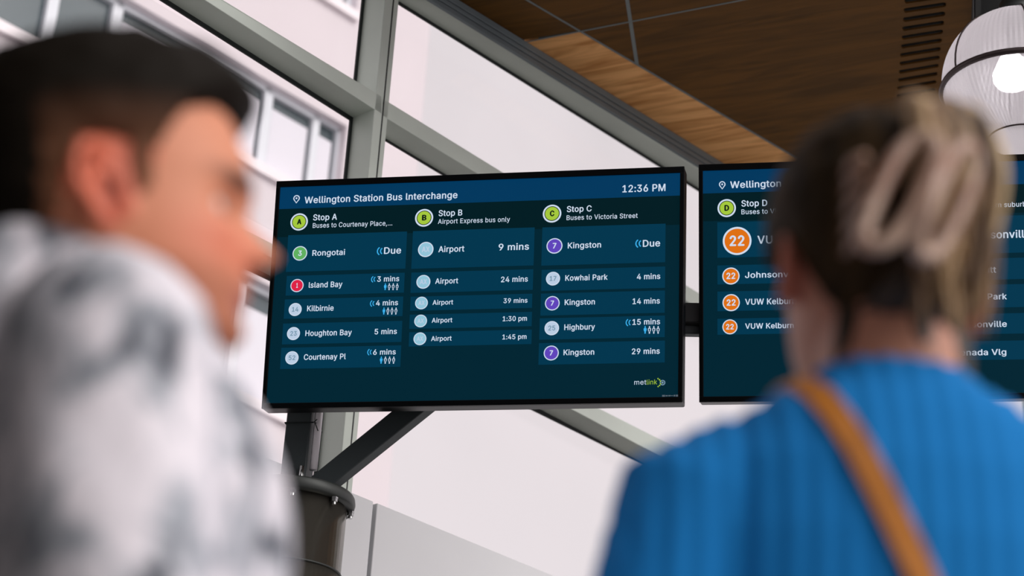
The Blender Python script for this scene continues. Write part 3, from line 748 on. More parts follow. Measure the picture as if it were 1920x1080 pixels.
# black cable tie with its loose tail
zt_ = mz(801)
mb = MB(); r_ = pw + .002
loop = [(-r_, -r_, 0), (r_ + .012, -r_, 0), (r_ + .012, r_, 0), (-r_, r_, 0), (-r_, -r_, 0)]
mb.tube([(x, y, zt_) for x, y, z in loop], .0022, 6); mb.tube([(r_ + .010, -r_ - .003, zt_), (r_ + .018, -r_ - .008, zt_ - .012), (r_ + .026, -r_ - .006, zt_ - .030)], .0018, 6)
mb.tube([(r_ + .010, -r_ - .003, zt_), (r_ + .020, -r_ - .008, zt_ + .006)], .0018, 6)
mb.build('cable_tie', M['gasket'], mount)
# round column the post is bolted to
col = empty('steel_column', (PX, PY, 0)); tag(col, 'dark metallic round column with bolted flange carrying the screen post', 'column')
rc = 99 * depth_post / F; cx_ = -.008
MB().lathe([(rc * 1.3, 0), (rc * 1.3, .02), (rc, .021), (rc, zflange - .03)], 64).build('shaft', M['column'], col, True)
MB().lathe([(rc * .6, zflange - .03), (rc * 1.11, zflange - .03), (rc * 1.135, zflange - .024), (rc * 1.15, zflange - .012), (rc * 1.135, zflange + .002), (rc * 1.11, zflange + .008), (rc * .6, zflange + .010)], 64).build('flange', M['flange'], col, True)
for k in range(8):
    a_ = 2 * math.pi * k / 8 - math.pi / 2 + .06
    x, y = rc * 1.07 * math.cos(a_), rc * 1.07 * math.sin(a_)
    mb = MB().lathe([(.011, -.005), (.011, 0)], 6, (x, y, zflange - .03)).lathe([(.006, -.022), (.006, 0)], 10, (x, y, zflange - .03)).lathe([(.010, -.014), (.010, -.004)], 6, (x, y, zflange - .03))
    mb.build('bolt', M['gal'], col)
MB().torus((0, 0, mz(1075) - 0.0), rc * 1.003, .0035, 64, 6).build('band', M['flange'], col, True)
# ---------------------------------------------------------------- people
def skin_mat(name):
    mt = bpy.data.materials.new(name); mt.use_nodes = True; nt = mt.node_tree; b = nt.nodes['Principled BSDF']
    at_ = nt.nodes.new('ShaderNodeAttribute'); at_.attribute_name = 'tint'
    nt.links.new(at_.outputs['Color'], b.inputs['Base Color'])
    b.inputs['Roughness'].default_value = .5; b.inputs['Subsurface Weight'].default_value = .0; b.inputs['Specular IOR Level'].default_value = .35
    return mt
M['skin'] = skin_mat('skin')
M['hair'] = skin_mat('hair_colour'); M['hair'].node_tree.nodes['Principled BSDF'].inputs['Roughness'].default_value = .7; M['hair'].node_tree.nodes['Principled BSDF'].inputs['Specular IOR Level'].default_value = .12

HEADT = np.array([  # z, front x, back x, half width, centre x
    (.124, -.004, -.022, .006, -.012), (.119, .030, -.055, .036, -.012), (.108, .058, -.080, .055, -.012), (.092, .077, -.094, .067, -.012),
    (.070, .089, -.102, .0745, -.013), (.045, .0955, -.105, .078, -.014), (.022, .0975, -.104, .0785, -.014), (.004, .0905, -.101, .077, -.012),
    (-.018, .0885, -.094, .0745, -.008), (-.040, .0885, -.083, .071, .000), (-.058, .0890, -.070, .067, .006), (-.074, .0870, -.058, .061, .010),
    (-.090, .0850, -.046, .054, .014), (-.106, .0840, -.034, .045, .020), (-.118, .0740, -.020, .034, .024), (-.125, .050, .002, .014, .026)])
JAW = 1.0
def head_point(z, a, off=0.0):
    T = HEADT; zz = -T[:, 0]
    f, b, w_, c = (np.interp(-z, zz, T[:, k]) for k in (1, 2, 3, 4))
    ca, sa = math.cos(a), math.sin(a); n = 2.25
    px_ = math.copysign(abs(ca) ** (2 / n), ca); py_ = math.copysign(abs(sa) ** (2 / n), sa)
    x = c + ((f - c) if ca > 0 else (c - b)) * px_; y = w_ * py_
    G = lambda v, m_, s: math.exp(-((v - m_) / s) ** 2)
    if ca > 0:
        # nose
        if z > -.034: h = .030 * max(0, min(1, (.012 - z) / .046)) ** 1.15
        else: h = .030 * max(0, 1 - (-.034 - z) / .014) ** .8
        sw = .0085 + .0065 * max(0, min(1, (-z) / .036)); x += h * math.exp(-abs(y / sw) ** 2.4)
        x += .004 * G(z, .022, .010) * G(abs(y), .024, .022)                       # brow ridge
        x -= .013 * G(z, .000, .012) * G(abs(y), .033, .014)                       # eye sockets
        x += .0035 * G(z, -.030, .014) * G(abs(y), .046, .016)                     # cheekbone
        x += .0045 * G(z, -.062, .0045) * G(y, 0, .020) + .0050 * G(z, -.073, .005) * G(y, 0, .018) - .003 * G(z, -.0675, .002) * G(y, 0, .020)
        x -= .004 * G(z, -.086, .006) * G(y, 0, .022); x += .004 * G(z, -.104, .010) * G(y, 0, .016)
    r_ = math.hypot(x - c, y) or 1e-6
    if z < 0: z *= JAW
    return Vector((x + (x - c) / r_ * off, y + y / r_ * off, z + off * max(0, (z - .06) / .064) * 1.0))
def head_mb(mb, HM_, n=88, m_=78):
    zs = [.124 - .249 * (0.5 - 0.5 * math.cos(math.pi * i / (m_ - 1))) * 1 for i in range(m_)]
    vs = [HM_ @ head_point(z, 2 * math.pi * k / n) for z in zs for k in range(n)]
    fs = [(i * n + k, i * n + (k + 1) % n, (i + 1) * n + (k + 1) % n, (i + 1) * n + k) for i in range(m_ - 1) for k in range(n)]
    fs += [tuple(range(n - 1, -1, -1)), tuple(range((m_ - 1) * n, m_ * n))]
    mb.add(vs, fs)
    for s in (-1, 1):        # ears: rim, inner fold, lobe
        c = Vector((-.008, s * .080, -.008)); e1 = Vector((-.22, s * .06, 1)).normalized(); e2 = Vector((1, -s * .45, .2)).normalized()
        rim = []; rr = []
        for t in np.linspace(-2.3, 2.75, 22):
            q = c + e1 * (.031 * math.cos(t) + .001) + e2 * (-.0185 * math.sin(t + .0)) * (1.0 if math.cos(t) > 0 else .82) + Vector((0, s * .009, 0)) * (1 if math.sin(t) > 0 else .1)
            rim.append(HM_ @ q); rr.append(.0052 if math.cos(t) > -.6 else .0066)
        mb.tube(rim, rr, 8)
        fold = [HM_ @ (c + e1 * (.018 * math.cos(t) - .002) + e2 * (-.009 * math.sin(t)) + Vector((0, s * .003, 0))) for t in np.linspace(-1.2, 2.6, 12)]
        mb.tube(fold, .0035, 7)
        disc = [c + e1 * (.029 * math.cos(t)) + e2 * (-.016 * math.sin(t)) + Vector((0, -s * .002, 0)) for t in np.linspace(0, 2 * math.pi, 17)[:-1]]
        mb.prism([HM_ @ p for p in disc], (HM_.to_3x3() @ Vector((0, -s * .010, 0))))
def rings(mb, rs, n=28, X=None, p=2.3):   # list of (centre, right axis half vec, front axis half vec)
    vs = []
    for c, u, v in rs:
        c = Vector(c); u = Vector(u); v = Vector(v)
        for k in range(n):
            a = 2 * math.pi * k / n; ca, sa = math.cos(a), math.sin(a)
            q = c + u * math.copysign(abs(ca) ** (2 / p), ca) + v * math.copysign(abs(sa) ** (2 / p), sa)
            vs.append(X(q) if X else q)
    m_ = len(rs)
    fs = [(i * n + k, i * n + (k + 1) % n, (i + 1) * n + (k + 1) % n, (i + 1) * n + k) for i in range(m_ - 1) for k in range(n)]
    fs += [tuple(range(n - 1, -1, -1)), tuple(range((m_ - 1) * n, m_ * n))]
    return mb.add(vs, fs)
def limb(mb, pts, rs, X=None, n=16):
    # tapered, densely sampled limb with rounded ends
    P = [Vector(p) for p in pts]; out_p = []; out_r = []
    d0 = (P[1] - P[0]).normalized(); d1 = (P[-1] - P[-2]).normalized()
    for t in (1, .85, .5): out_p.append(P[0] - d0 * rs[0] * t); out_r.append(max(rs[0] * math.sqrt(max(0, 1 - t * t)), .001))
    for i in range(len(P) - 1):
        for k in range(5):
            t = k / 5; out_p.append(P[i].lerp(P[i + 1], t)); out_r.append(rs[i] * (1 - t) + rs[i + 1] * t)
    out_p.append(P[-1]); out_r.append(rs[-1])
    for t in (.5, .85, 1): out_p.append(P[-1] + d1 * rs[-1] * t); out_r.append(max(rs[-1] * math.sqrt(max(0, 1 - t * t)), .001))
    if X: out_p = [X(p) for p in out_p]
    mb.tube(out_p, out_r, n)
def hand(mb, wr, d, palm_n, side, X, curl=.5):
    # palm with four unequal curled fingers and a thumb leaving its side
    wr = Vector(wr); d = Vector(d).normalized(); pn = Vector(palm_n); pn = (pn - d * pn.dot(d)).normalized(); s = d.cross(pn) * side
    rings(mb, [(wr + d * t, s * a, pn * b) for t, a, b in ((-.01, .026, .020), (.02, .034, .017), (.05, .041, .015), (.085, .042, .013), (.095, .038, .010))], 16, X)
    for k, L in enumerate((.070, .080, .075, .058)):
        b0 = wr + d * .085 + s * (.030 - .020 * k); pts = [b0 - d * .02]; a = .15; p = b0
        for seg, fr_ in enumerate((.45, .32, .23)):
            pts.append(p); p = p + (d * math.cos(a) + pn * math.sin(a)) * L * fr_; a += curl * (.8 + .2 * seg)
        pts.append(p); limb(mb, pts, [.0085, .0088, .0080, .0074, .0062], X, 10)
    t0 = wr + d * .025 + s * .026; t1 = wr + d * .055 + s * .052 + pn * .012; t2 = t1 + d * .030 + s * .008 + pn * .012; t3 = t2 + d * .022 - s * .004 + pn * .012
    limb(mb, [t0, t1, t2, t3], [.014, .0115, .0095, .0075], X, 10)
def remeshed(mb, vox, smooth=3, name='m', fac=.5):
    me = mb.mesh('tmp'); o = bpy.data.objects.new('tmp', me); C.objects.link(o)
    md = o.modifiers.new('r', 'REMESH'); md.mode = 'VOXEL'; md.voxel_size = vox; md.use_smooth_shade = True
    if smooth: sm = o.modifiers.new('s', 'SMOOTH'); sm.iterations = smooth; sm.factor = fac
    r_ = bpy.data.meshes.new_from_object(o.evaluated_get(bpy.context.evaluated_depsgraph_get())); r_.name = name
    bpy.data.objects.remove(o); bpy.data.meshes.remove(me); return r_
def tint(me, fn):
    ca = me.color_attributes.new('tint', 'FLOAT_COLOR', 'POINT')
    buf = np.empty(len(me.vertices) * 4, dtype=np.float32); co = np.empty(len(me.vertices) * 3); me.vertices.foreach_get('co', co); co = co.reshape(-1, 3)
    buf = fn(co).astype(np.float32); ca.data.foreach_set('color', np.c_[buf, np.ones(len(buf))].astype(np.float32).ravel())
def lin(c): return np.array([s2l(v) for v in c])

class Person:
    def __init__(s, name_label, headpx, depth, heading, head_yaw, head_pitch, head_roll=0, lean=0.0, neck_fwd=.02, shrug=0.0, zref=1.635, build=1.0, headk=1.0, drop=0.0, jaw=1.0):
        s.hw = at(headpx[0], headpx[1], depth)
        s.k = s.hw.z / (zref); s.lean = lean; s.jaw = jaw; s.shrug = shrug; s.drop = drop; s.b = build
        s.head_c = Vector((neck_fwd, 0, zref))               # person-local head centre (before the lean)
        q = Quaternion((0, 0, 1), heading)
        off = q @ (s.bend(s.head_c) * s.k)
        hz = off.z
        s.k = s.k * s.hw.z / hz; off = q @ (s.bend(s.head_c) * s.k)
        s.root = empty('person', (s.hw.x - off.x, s.hw.y - off.y, 0), q); s.root.scale = (s.k,) * 3
        tag(s.root, name_label, 'person')
        hq = Quaternion((0, 0, 1), head_yaw) @ Quaternion((0, 1, 0), head_pitch) @ Quaternion((1, 0, 0), head_roll)
        s.HM = Matrix.Translation(s.bend(s.head_c)) @ hq.to_matrix().to_4x4() @ Matrix.Scale(headk, 4)
    def bend(s, p):
        p = Vector(p); z0 = .98
        if p.z <= z0: return p
        a = s.lean * min(1, (p.z - z0) / .3); d = p - Vector((0, 0, z0)); c_, s_ = math.cos(a), math.sin(a)
        return Vector((d.x * c_ + d.z * s_, d.y, z0 + d.z * c_ - d.x * s_))
    def torso(s, mb, o=0.0, top=1.52, bottom=.86, wide=1.0, belly=0.0):
        b = s.b; T = [(.84, 0, .10, .155), (.95, 0, .118, .172), (1.05, .004, .112, .160), (1.15, .006, .108, .152), (1.26, .006, .118, .164), (1.36, .002, .122, .176), (1.42, -.006, .108, .168), (1.47, -.014, .085, .130), (1.50, -.018, .066, .088), (1.54, -.012, .056, .060)]
        rs = []
        for z, cx, dd, hw in T:
            if z < bottom - .02 or z > top + .001: continue
            zz = z + (s.shrug * max(0, min(1, (z - 1.3) / .15)))
            rs.append(((cx + belly * math.exp(-((z - 1.1) / .12) ** 2) * .5, 0, zz), (0, hw * b * wide + o, 0), (dd * b + o + belly * math.exp(-((z - 1.1) / .12) ** 2) * .5, 0, 0)))
        rings(mb, rs, 36, s.bend, 2.4)
    def shoulder(s, side): return Vector((-.012, side * .178 * s.b, 1.425 + s.shrug - s.drop))
    def arm(s, mb, side, el, wr, o=0.0, upto=3):
        sh = s.shoulder(side); P = [sh + Vector((0, -side * .08, .015)), sh, Vector(el), Vector(wr)]
        rs = [.055 + o, .056 + o, .042 + o, .029 + o]
        limb(mb, P[:upto + 1], rs[:upto + 1], s.bend)
    def neck(s, mb):
        c = s.bend(Vector((-.018, 0, 1.47 + s.shrug))); t = s.HM @ Vector((-.022, 0, -.035)); 
        rs = []
        for i in range(8):
            f = i / 7; p = c.lerp(t, f); r_ = .060 + .012 * (1 - f) ** 3
            rs.append((p, (0, r_ * .95, 0), (r_ * 1.05, 0, 0)))
        rings(mb, rs, 24, None, 2.1)
    def legs(s, mb, o=0.0, down=.10):
        for sd in (-1, 1):
            limb(mb, [(0, sd * .088, .90), (.012, sd * .095, .50), (-.008, sd * .10, down)], [.088 + o, .056 + o, .040 + o])
    def feet(s, mb, o=0.0):
        for sd in (-1, 1):
            rings(mb, [((x, sd * .105, z), (0, w_ + o, 0), (0, 0, h + o)) for x, z, w_, h in ((-.075, .040, .022, .030), (-.06, .046, .034, .040), (.0, .048, .038, .046), (.07, .036, .042, .032), (.13, .028, .044, .022), (.175, .024, .034, .018), (.195, .022, .012, .008))], 20)
            limb(mb, [(-.008, sd * .10, .16), (-.012, sd * .103, .06)], [.040 + o, .038 + o])

SK = lin((205, 142, 116))
def body_tint(P, base, lip, ear, stub, brow, headonly=True):
    Hi = np.array(P.HM.inverted())
    base, lip, ear, stub, brow = map(lin, (base, lip, ear, stub, brow))
    def fn(co):
        h = np.c_[co, np.ones(len(co))] @ Hi.T; x, y, z = h[:, 0], h[:, 1], h[:, 2]
        c = np.tile(base, (len(co), 1))
        def mixin(c, col, w_): return c + (col - c) * np.clip(w_, 0, 1)[:, None]
        G = lambda v, m_, s: np.exp(-((v - m_) / s) ** 2)
        inh = (np.abs(z) < .14) & (np.abs(y) < .12)
        c = mixin(c, ear, inh * .8 * ((np.abs(y) > .074) & (np.abs(x + .01) < .04) & (np.abs(z) < .05)))
        c = mixin(c, ear * .35, inh * .9 * (np.abs(y) > .070) * (np.abs(y) < .0835) * G(x, -.004, .010) * G(z, -.008, .016))  # hollow of the ear darkened: recess shade put into the skin tint
        c = mixin(c, ear, inh * .55 * G(z, -.035, .022) * G(x, .075, .035) * (x > 0))
        c = mixin(c, stub, inh * (x > -.0) * np.clip((-.045 - z) / .02, 0, 1) * .75)
        c = mixin(c, lip, inh * (x > .075) * G(z, -.0675, .009) * G(y, 0, .024) * 1.2)
        c = mixin(c, brow, inh * (x > .06) * G(z, .020 , .0055) * G(np.abs(y), .034, .019) * 1.3)
        c = mixin(c, brow, inh * (x > .06) * G(z, -.001, .0035) * G(np.abs(y), .033, .013) * .9)
        return c
    return fn
def hair_cap(P, thick, mask, name, colfn, n=110, m_=90, zlo=-.12):
    vs = []; keep = []; 
    zs = [.1242 - (.1242 - zlo) * (0.5 - 0.5 * math.cos(math.pi * (i / (m_ - 1)) ** .92)) for i in range(m_)]
    for z in zs:
        for k in range(n):
            a = 2 * math.pi * k / n; p0 = head_point(z, a); mk = mask(p0)
            t = thick(p0) * max(0, min(1, mk)) - (.004 if mk <= 0.02 else 0)
            nz = noise.noise(p0 * 55) * .0022 + noise.noise(p0 * 140) * .0012
            q = head_point(z, a, t + (nz if mk > .1 else 0)); q.z += max(0, (z - .05) / .075) * 0
            vs.append(P.HM @ q); keep.append(mk > -.15)
    fs = []
    for i in range(m_ - 1):
        for k in range(n):
            f = (i * n + k, i * n + (k + 1) % n, (i + 1) * n + (k + 1) % n, (i + 1) * n + k)
            if all(keep[j] for j in f): fs.append(f)
    fs.append(tuple(range(n - 1, -1, -1)))
    mb = MB(); mb.v = vs; mb.f = fs; me = mb.mesh(name)
    bm = bmesh.new(); bm.from_mesh(me); bmesh.ops.delete(bm, geom=[v for v in bm.verts if not v.link_faces], context='VERTS'); bm.to_mesh(me); bm.free()
    tint(me, colfn); return link(name, me, M['hair'], P.root, True)

# ---- man in the foreground, profile to the right
MAN = dict(headpx=(220, 428), depth=1.62, heading=R(14), head_yaw=R(-7), head_pitch=R(-9), head_roll=R(0), lean=R(0.5), neck_fwd=-.010, shrug=.022, zref=1.62, build=1.10, headk=1.10, jaw=.84)
JAW = .84
pm = Person('man with short dark hair and mottled white and grey shirt, in profile', **MAN)
mb = MB(); head_mb(mb, pm.HM); pm.neck(mb); pm.torso(mb, -.014); pm.legs(mb, -.012); pm.feet(mb, -.006)
EL = {s: Vector((.03, s * .245, 1.14)) for s in (-1, 1)}; WR = {s: Vector((.25, s * .16, 1.10)) for s in (-1, 1)}
for s in (-1, 1):
    pm.arm(mb, s, EL[s], WR[s], -.006); hand(mb, WR[s], WR[s] - EL[s], (0, -s * .7, .7), s, pm.bend, .55)
me = remeshed(mb, .0036, 2, 'body'); tint(me, body_tint(pm, (216, 142, 108), (172, 92, 80), (218, 108, 80), (176, 108, 80), (70, 44, 30)))
link('body', me, M['skin'], pm.root, True)
for s in (-1, 1):
    MB().lathe([(.0119 * math.sin(t), .0119 * math.cos(t)) for t in np.linspace(.05, math.pi - .05, 12)], 20).build('eyeball', mat('eye_white', rgb(214, 206, 198), .2), pm.root, True, pm.HM @ Vector((.0640, s * .033, -.001)))
def mask_man(p):
    pts = [(-.12, -.088), (-.085, -.085), (-.055, -.062), (-.040, -.035), (-.030, .005), (-.020, .034), (.006, .030), (.014, -.012), (.024, -.010), (.032, .028), (.050, .062), (.072, .074), (.12, .082)]
    return (p.z - np.interp(p.x, [a for a, b in pts], [b for a, b in pts])) / .012
def thick_man(p): return .004 + .017 * max(0, min(1, (p.z - .03) / .06)) + .006 * max(0, min(1, (p.x - .03) / .05)) * (1 if p.z > .07 else 0)
def col_man(co):
    Hi = np.array(pm.HM.inverted()); h = np.c_[co, np.ones(len(co))] @ Hi.T
    d = lin((22, 17, 10)); f = lin((128, 86, 62)); t = np.clip((h[:, 2] + .005) / .075, 0, 1)
    t = np.where(h[:, 0] < -.05, 1, t)
    return f + (d - f) * t[:, None]
hair_cap(pm, thick_man, mask_man, 'hair', col_man)
# shirt
M['shirt'] = bpy.data.materials.new('mottled_shirt_cotton'); M['shirt'].use_nodes = True; nt = M['shirt'].node_tree; b_ = nt.nodes['Principled BSDF']; b_.inputs['Roughness'].default_value = .85
tc = nt.nodes.new('ShaderNodeTexCoord'); mp = nt.nodes.new('ShaderNodeMapping'); mp.inputs['Scale'].default_value = (1.0, 1.0, .62); mp.inputs['Rotation'].default_value = (0, .3, 0)
n1 = nt.nodes.new('ShaderNodeTexNoise'); n1.inputs['Scale'].default_value = 27; n1.inputs['Detail'].default_value = 4; n1.inputs['Distortion'].default_value = .7
cr = nt.nodes.new('ShaderNodeValToRGB'); e_ = cr.color_ramp.elements; e_[0].position = .34; e_[0].color = rgb(58, 62, 72); e_[1].position = .55; e_[1].color = rgb(230, 226, 232)
x_ = cr.color_ramp.elements.new(.44); x_.color = rgb(166, 172, 180)
nt.links.new(tc.outputs['Object'], mp.inputs[0]); nt.links.new(mp.outputs[0], n1.inputs['Vector']); nt.links.new(n1.outputs['Fac'], cr.inputs[0]); nt.links.new(cr.outputs[0], b_.inputs['Base Color'])
mb = MB(); pm.torso(mb, .016, 1.50, .86, 1.0, .02)
for s in (-1, 1): pm.arm(mb, s, EL[s], EL[s].lerp(WR[s], .82), .018)
# collar stand around the neck
cc = pm.bend(Vector((-.058, 0, 1.530 + pm.shrug)))
rings(mb, [(cc + Vector((i * .003, 0, i * .013 - .03)), (0, .092 - i * .004, 0), (.088 - i * .003, 0, 0)) for i in range(6)], 28)
me = remeshed(mb, .0075, 8, 'shirt')
o = link('shirt', me, M['shirt'], pm.root, True)
tx = bpy.data.textures.new('folds', 'CLOUDS'); tx.noise_scale = .11
dm = o.modifiers.new('folds', 'DISPLACE'); dm.texture = tx; dm.strength = .016; dm.mid_level = .5
M['denim'] = mat('dark_trousers', rgb(44, 50, 62), .9, var=(30, .2)); M['shoe'] = mat('dark_leather', rgb(30, 26, 24), .4)
mb = MB(); pm.legs(mb, .010, .11); rings(mb, [((0, 0, z), (0, w_, 0), (d_, 0, 0)) for z, w_, d_ in ((.80, .165, .11), (.88, .182, .126), (.95, .182, .128), (1.0, .176, .122))], 32, pm.bend)
link('trousers', remeshed(mb, .008, 4, 'trousers'), M['denim'], pm.root, True)
mb = MB(); pm.feet(mb, .004); link('shoes', remeshed(mb, .005, 2, 'shoes'), M['shoe'], pm.root, True)

# ---- woman seen from behind
WOM = dict(headpx=(1640, 535), depth=1.86, heading=R(96), head_yaw=R(8), head_pitch=R(0), head_roll=R(0), lean=R(3), neck_fwd=.012, shrug=.0, zref=1.635, build=.86, headk=.97, drop=.028)
JAW = 1.0
pw_ = Person('woman in a ribbed blue jumper seen from behind, fair hair clipped up', **WOM)
mb = MB(); head_mb(mb, pw_.HM); pw_.neck(mb); pw_.torso(mb, -.014); pw_.legs(mb, -.012); pw_.feet(mb, -.006)
ELw = {s: Vector((-.01, s * .214, 1.13)) for s in (-1, 1)}; WRw = {s: Vector((.10, s * .215, .90)) for s in (-1, 1)}
for s in (-1, 1):
    pw_.arm(mb, s, ELw[s], WRw[s], -.010); hand(mb, WRw[s], WRw[s] - ELw[s], (0, -s, 0), s, pw_.bend, .4)
me = remeshed(mb, .0036, 2, 'body'); tint(me, body_tint(pw_, (196, 140, 116), (176, 90, 88), (196, 116, 96), (196, 140, 116), (90, 64, 44)))
link('body', me, M['skin'], pw_.root, True)
for s in (-1, 1):
    MB().lathe([(.0119 * math.sin(t), .0119 * math.cos(t)) for t in np.linspace(.05, math.pi - .05, 12)], 20).build('eyeball', bpy.data.materials['eye_white'], pw_.root, True, pw_.HM @ Vector((.0675, s * .033, -.001)))
def mask_w(p):
    pts = [(-.12, -.110), (-.08, -.105), (-.055, -.095), (-.045, -.060), (-.035, -.030), (-.02, .012), (.010, .016), (.028, .0), (.040, .040), (.060, .068), (.12, .080)]
    return (p.z - np.interp(p.x, [a for a, b in pts], [b for a, b in pts])) / .014
def thick_w(p): return .010 + .012 * max(0, min(1, (p.z + .02) / .08))
dk, md_, fair = lin((40, 31, 18)), lin((76, 58, 34)), lin((206, 172, 118))
def col_w(co):
    Hi = np.array(pw_.HM.inverted()); h = np.c_[co, np.ones(len(co))] @ Hi.T
    st = np.array([noise.noise(Vector((a * 20, b * 90, c * 12))) for a, b, c in h[:, :3]])
    t = np.clip(.35 + st * .7, 0, 1); return dk + (md_ - dk) * t[:, None]
hair_cap(pw_, thick_w, mask_w, 'hair', col_w)
# the gathered length: many strands twisted upwards behind the head and falling over the clip
def strand(mb, pts, r, n=8):
    P = [Vector(p) for p in pts]; o_ = []
    for i in range(len(P) - 1):
        p0 = P[max(i - 1, 0)]; p1 = P[i]; p2 = P[i + 1]; p3 = P[min(i + 2, len(P) - 1)]
        for k in range(5):
            t = k / 5; o_.append(.5 * ((2 * p1) + (p2 - p0) * t + (2 * p0 - 5 * p1 + 4 * p2 - p3) * t * t + (3 * p1 - p0 - 3 * p2 + p3) * t ** 3))
    o_.append(P[-1]); m_ = len(o_); rr = [r * (math.sin(math.pi * min(1, .18 + .82 * i / (m_ - 1)) * .93 + .12)) ** .6 if i else r * .4 for i in range(m_)]
    rr = [max(.0008, v.real if isinstance(v, complex) else v) for v in rr]
    mb.tube([pw_.HM @ p for p in o_], rr, n)
rnd = random.Random(3)
cols = [(44, 33, 20), (76, 56, 36), (120, 92, 62), (166, 136, 96), (206, 178, 132)]
hm = [mat('hair_strand_%d' % i, rgb(*c), .5) for i, c in enumerate(cols)]
groups = [MB() for _ in cols]
for k in range(70):      # up from the nape into the twist
    u = k / 69; a = (u - .5) * 1.5; j = lambda s_: rnd.uniform(-s_, s_)
    y0 = math.sin(a) * .060
    pts = [(-.070 + j(.004), y0, -.085 + abs(a) * .03), (-.100 + j(.004), y0 * .75, -.045), (-.120 + j(.005), y0 * .45 - .004, .010 + j(.006)), (-.128 + j(.007), y0 * .35 - .006, .060 + j(.006)), (-.118 + j(.01), y0 * .4 - .008, .098 + j(.008)), (-.105 + j(.010), y0 * .6 - .010, .112 + j(.006))]
    strand(groups[rnd.choice([0, 0, 1, 1, 2])], pts, rnd.uniform(.004, .007))
for k in range(110):     # ends tipping over the clip and hanging down the back of the head
    j = lambda s_: rnd.uniform(-s_, s_); y0 = j(.028) - .006; out_ = rnd.uniform(-.016, .012); L = rnd.uniform(.05, 1.0)
    zb_ = .02 - .125 * L
    pts = [(-.100 + j(.01), y0 * .6, .095 + j(.006)), (-.122 - out_ * .4, y0 * .9, .117 + j(.006)), (-.140 - out_, y0 * 1.1, .092 + j(.008)), (-.149 - out_, y0 * 1.25 + j(.004), .050), (-.145 - out_ * .9, y0 * 1.3 + j(.006), .5 * (.05 + zb_)), (-.138 - out_ * .5 + j(.008), y0 * 1.0 + j(.01), zb_)]
    strand(groups[rnd.choice([1, 1, 2, 2, 3, 4])], pts, rnd.uniform(.004, .0075))
for k in range(60):     # dark strands over the nape, added to imitate shade on the neck
    y0 = rnd.uniform(-.058, .058); j = lambda s_: rnd.uniform(-s_, s_)
    strand(groups[rnd.choice([0, 0, 1])], [(-.088 + abs(y0) * .5, y0, -.055), (-.092 + abs(y0) * .6, y0 * 1.02, -.090), (-.086 + abs(y0) * .6 + j(.004), y0 * 1.0, -.125), (-.082 + abs(y0) * .6 + j(.006), y0 * .95 + j(.006), -.165 + j(.012))], rnd.uniform(.004, .006))
for g_, m__ in zip(groups, hm):
    o = g_.build('hair_strands', m__, pw_.root, True); o['kind'] = 'stuff'
# claw clip: two long slotted jaws with teeth joined by a hinge
M['clip'] = mat('pale_marbled_plastic', rgb(196, 170, 150), .25, var=(14, .35, rgb(150, 112, 92)))
clip = empty('claw_clip', (0, 0, 0), None, pw_.root)
def jaw(sd):      # a long closed loop seen through its slot, with curved teeth along its outer bar
    mb = MB(); Hp = lambda x, y, z: pw_.HM @ Vector((x, y, z))
    out_l = []; zc = .006
    for t in np.linspace(0, 2 * math.pi, 41)[:-1]:
        z = zc + .054 * math.copysign(abs(math.sin(t)) ** .8, math.sin(t)); yy = .021 + .016 * math.copysign(abs(math.cos(t)) ** .7, math.cos(t))
        x = -.166 - .012 * math.cos((z - zc) / .06) + .55 * yy
        out_l.append(Hp(x, sd * yy + .030 - .42 * (z - zc), z))
    out_l.append(out_l[0]); mb.tube(out_l, .0075, 8, False)
    for z in (-.032, -.013, .006, .025, .042):
        mb.tube([Hp(-.146, sd * .043 + .030, z), Hp(-.132, sd * .050 + .030, z), Hp(-.108, sd * .046 + .030, z)], [.005, .004, .0025], 8)
    return mb
jaw(-1).build('jaw', M['clip'], clip, True); jaw(1).build('jaw', M['clip'], clip, True)
MB().tube([pw_.HM @ Vector((-.178, .045, -.030)), pw_.HM @ Vector((-.180, .016, .040))], .006, 10).build('hinge', M['clip'], clip, True)
# ribbed jumper
M['knit'] = mat('blue_ribbed_knit', rgb(22, 124, 196), .9, spec=.2)
mb = MB(); pw_.torso(mb, .022, 1.50, .86, 1.03, .0)
for s in (-1, 1): pw_.arm(mb, s, ELw[s], ELw[s].lerp(WRw[s], .92), .020)
cc = pw_.bend(Vector((-.014, 0, 1.495)))
rings(mb, [(cc + Vector((i * .001, 0, i * .010)), (0, .086 - i * .005, 0), (.088 - i * .005, 0, 0)) for i in range(4)], 28)
me = remeshed(mb, .004, 10, 'jumper')
bm = bmesh.new(); bm.from_mesh(me); bm.normal_update()
RIB = .021
for v in bm.verts:       # vertical ribs: raised cords running down the knit
    x, y, z = v.co
    if abs(y) < .215: ph = y * (1 + .0 * z) / RIB if abs(v.normal.x) > .25 or abs(v.normal.z) > .5 else x / RIB
    else: ph = math.atan2(x + .01, abs(y) - .235) * .075 / RIB
    v.co += v.normal * (.0012 * math.cos(2 * math.pi * ph))
bm.to_mesh(me); bm.free()
link('jumper', me, M['knit'], pw_.root, True)
mb = MB(); pw_.legs(mb, .010, .11); rings(mb, [((0, 0, z), (0, w_, 0), (d_, 0, 0)) for z, w_, d_ in ((.80, .155, .105), (.88, .170, .118), (.95, .170, .120), (1.0, .165, .114))], 32, pw_.bend)
link('trousers', remeshed(mb, .008, 4, 'trousers'), M['denim'], pw_.root, True)
mb = MB(); pw_.feet(mb, .004); link('shoes', remeshed(mb, .005, 2, 'shoes'), M['shoe'], pw_.root, True)

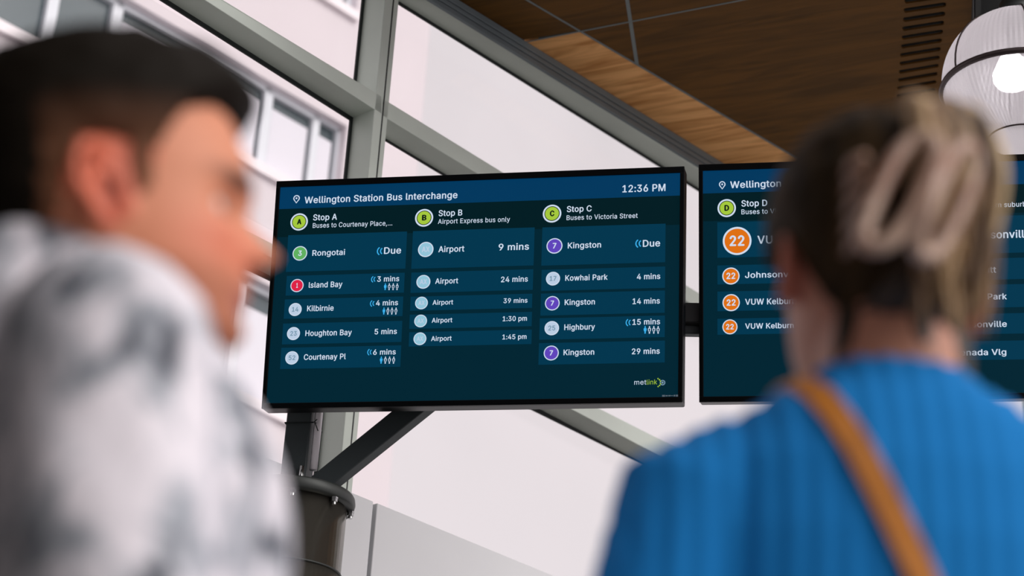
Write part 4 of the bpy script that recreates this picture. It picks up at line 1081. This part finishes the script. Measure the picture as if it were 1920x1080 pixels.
# ---- shoulder bag worn across the back
from mathutils.bvhtree import BVHTree
jm = [o for o in pw_.root.children if o.name.startswith('jumper')][0].data
bvh = BVHTree.FromPolygons([v.co.copy() for v in jm.vertices], [tuple(p.vertices) for p in jm.polygons])
M['strap'] = mat('mustard_leather_strap', rgb(196, 120, 22), .5, var=(20, .2)); M['bagm'] = mat('mustard_leather_bag', rgb(200, 126, 34), .5, bump=(60, .2))
A0 = Vector((-.01, .076, 1.47)); B0 = Vector((-.01, -.205, .82)); axis = B0 - A0
loop = []
for i in range(49):
    a = 2 * math.pi * i / 48; mid = (A0 + B0) / 2
    # walk round an ellipse in the plane of the strap and drop every point onto the knit
    p = mid + axis * .5 * -math.cos(a) * 1.12 + Vector((-1, 0, 0)) * math.sin(a) * .30
    cpt = mid + axis * .5 * -math.cos(a) * .82
    d = (cpt - p).normalized(); hit = bvh.ray_cast(p + (p - cpt) * .5, d)
    if hit[0]: loop.append((hit[0] + hit[1] * .003, hit[1]))
bag = empty('shoulder_bag', pw_.root.matrix_basis @ Vector((0, 0, 0)), pw_.root.rotation_quaternion.copy()); bag.scale = pw_.root.scale
tag(bag, 'mustard leather shoulder bag with a strap across the blue jumper', 'bag')
for _ in range(2):
    n_ = len(loop); loop = [((loop[i - 1][0] + loop[i][0] * 2 + loop[(i + 1) % n_][0]) / 4, ((loop[i - 1][1] + loop[i][1] * 2 + loop[(i + 1) % n_][1]) / 4).normalized()) for i in range(n_)]
vs = []; n_ = len(loop)
for i in range(n_):
    p, nr = loop[i]; t = (loop[(i + 1) % n_][0] - loop[i - 1][0]).normalized(); sd_ = t.cross(nr).normalized() * .0108
    p = p + nr * .003
    vs += [p - sd_, p + sd_, p + sd_ + nr * .0035, p - sd_ + nr * .0035]
fs = [(i * 4 + k, i * 4 + (k + 1) % 4, ((i + 1) % n_) * 4 + (k + 1) % 4, ((i + 1) % n_) * 4 + k) for i in range(n_) for k in range(4)]
mb = MB(); mb.v = [tuple(v) for v in vs]; mb.f = fs
mb.build('strap', M['strap'], bag)
bevel(MB().box((-.11, -.330, .66), (.11, -.262, .84)).build('pouch', M['bagm'], bag), .012, 3)
bevel(MB().box((-.112, -.336, .74), (.112, -.258, .846)).build('flap', M['strap'], bag), .010, 3)
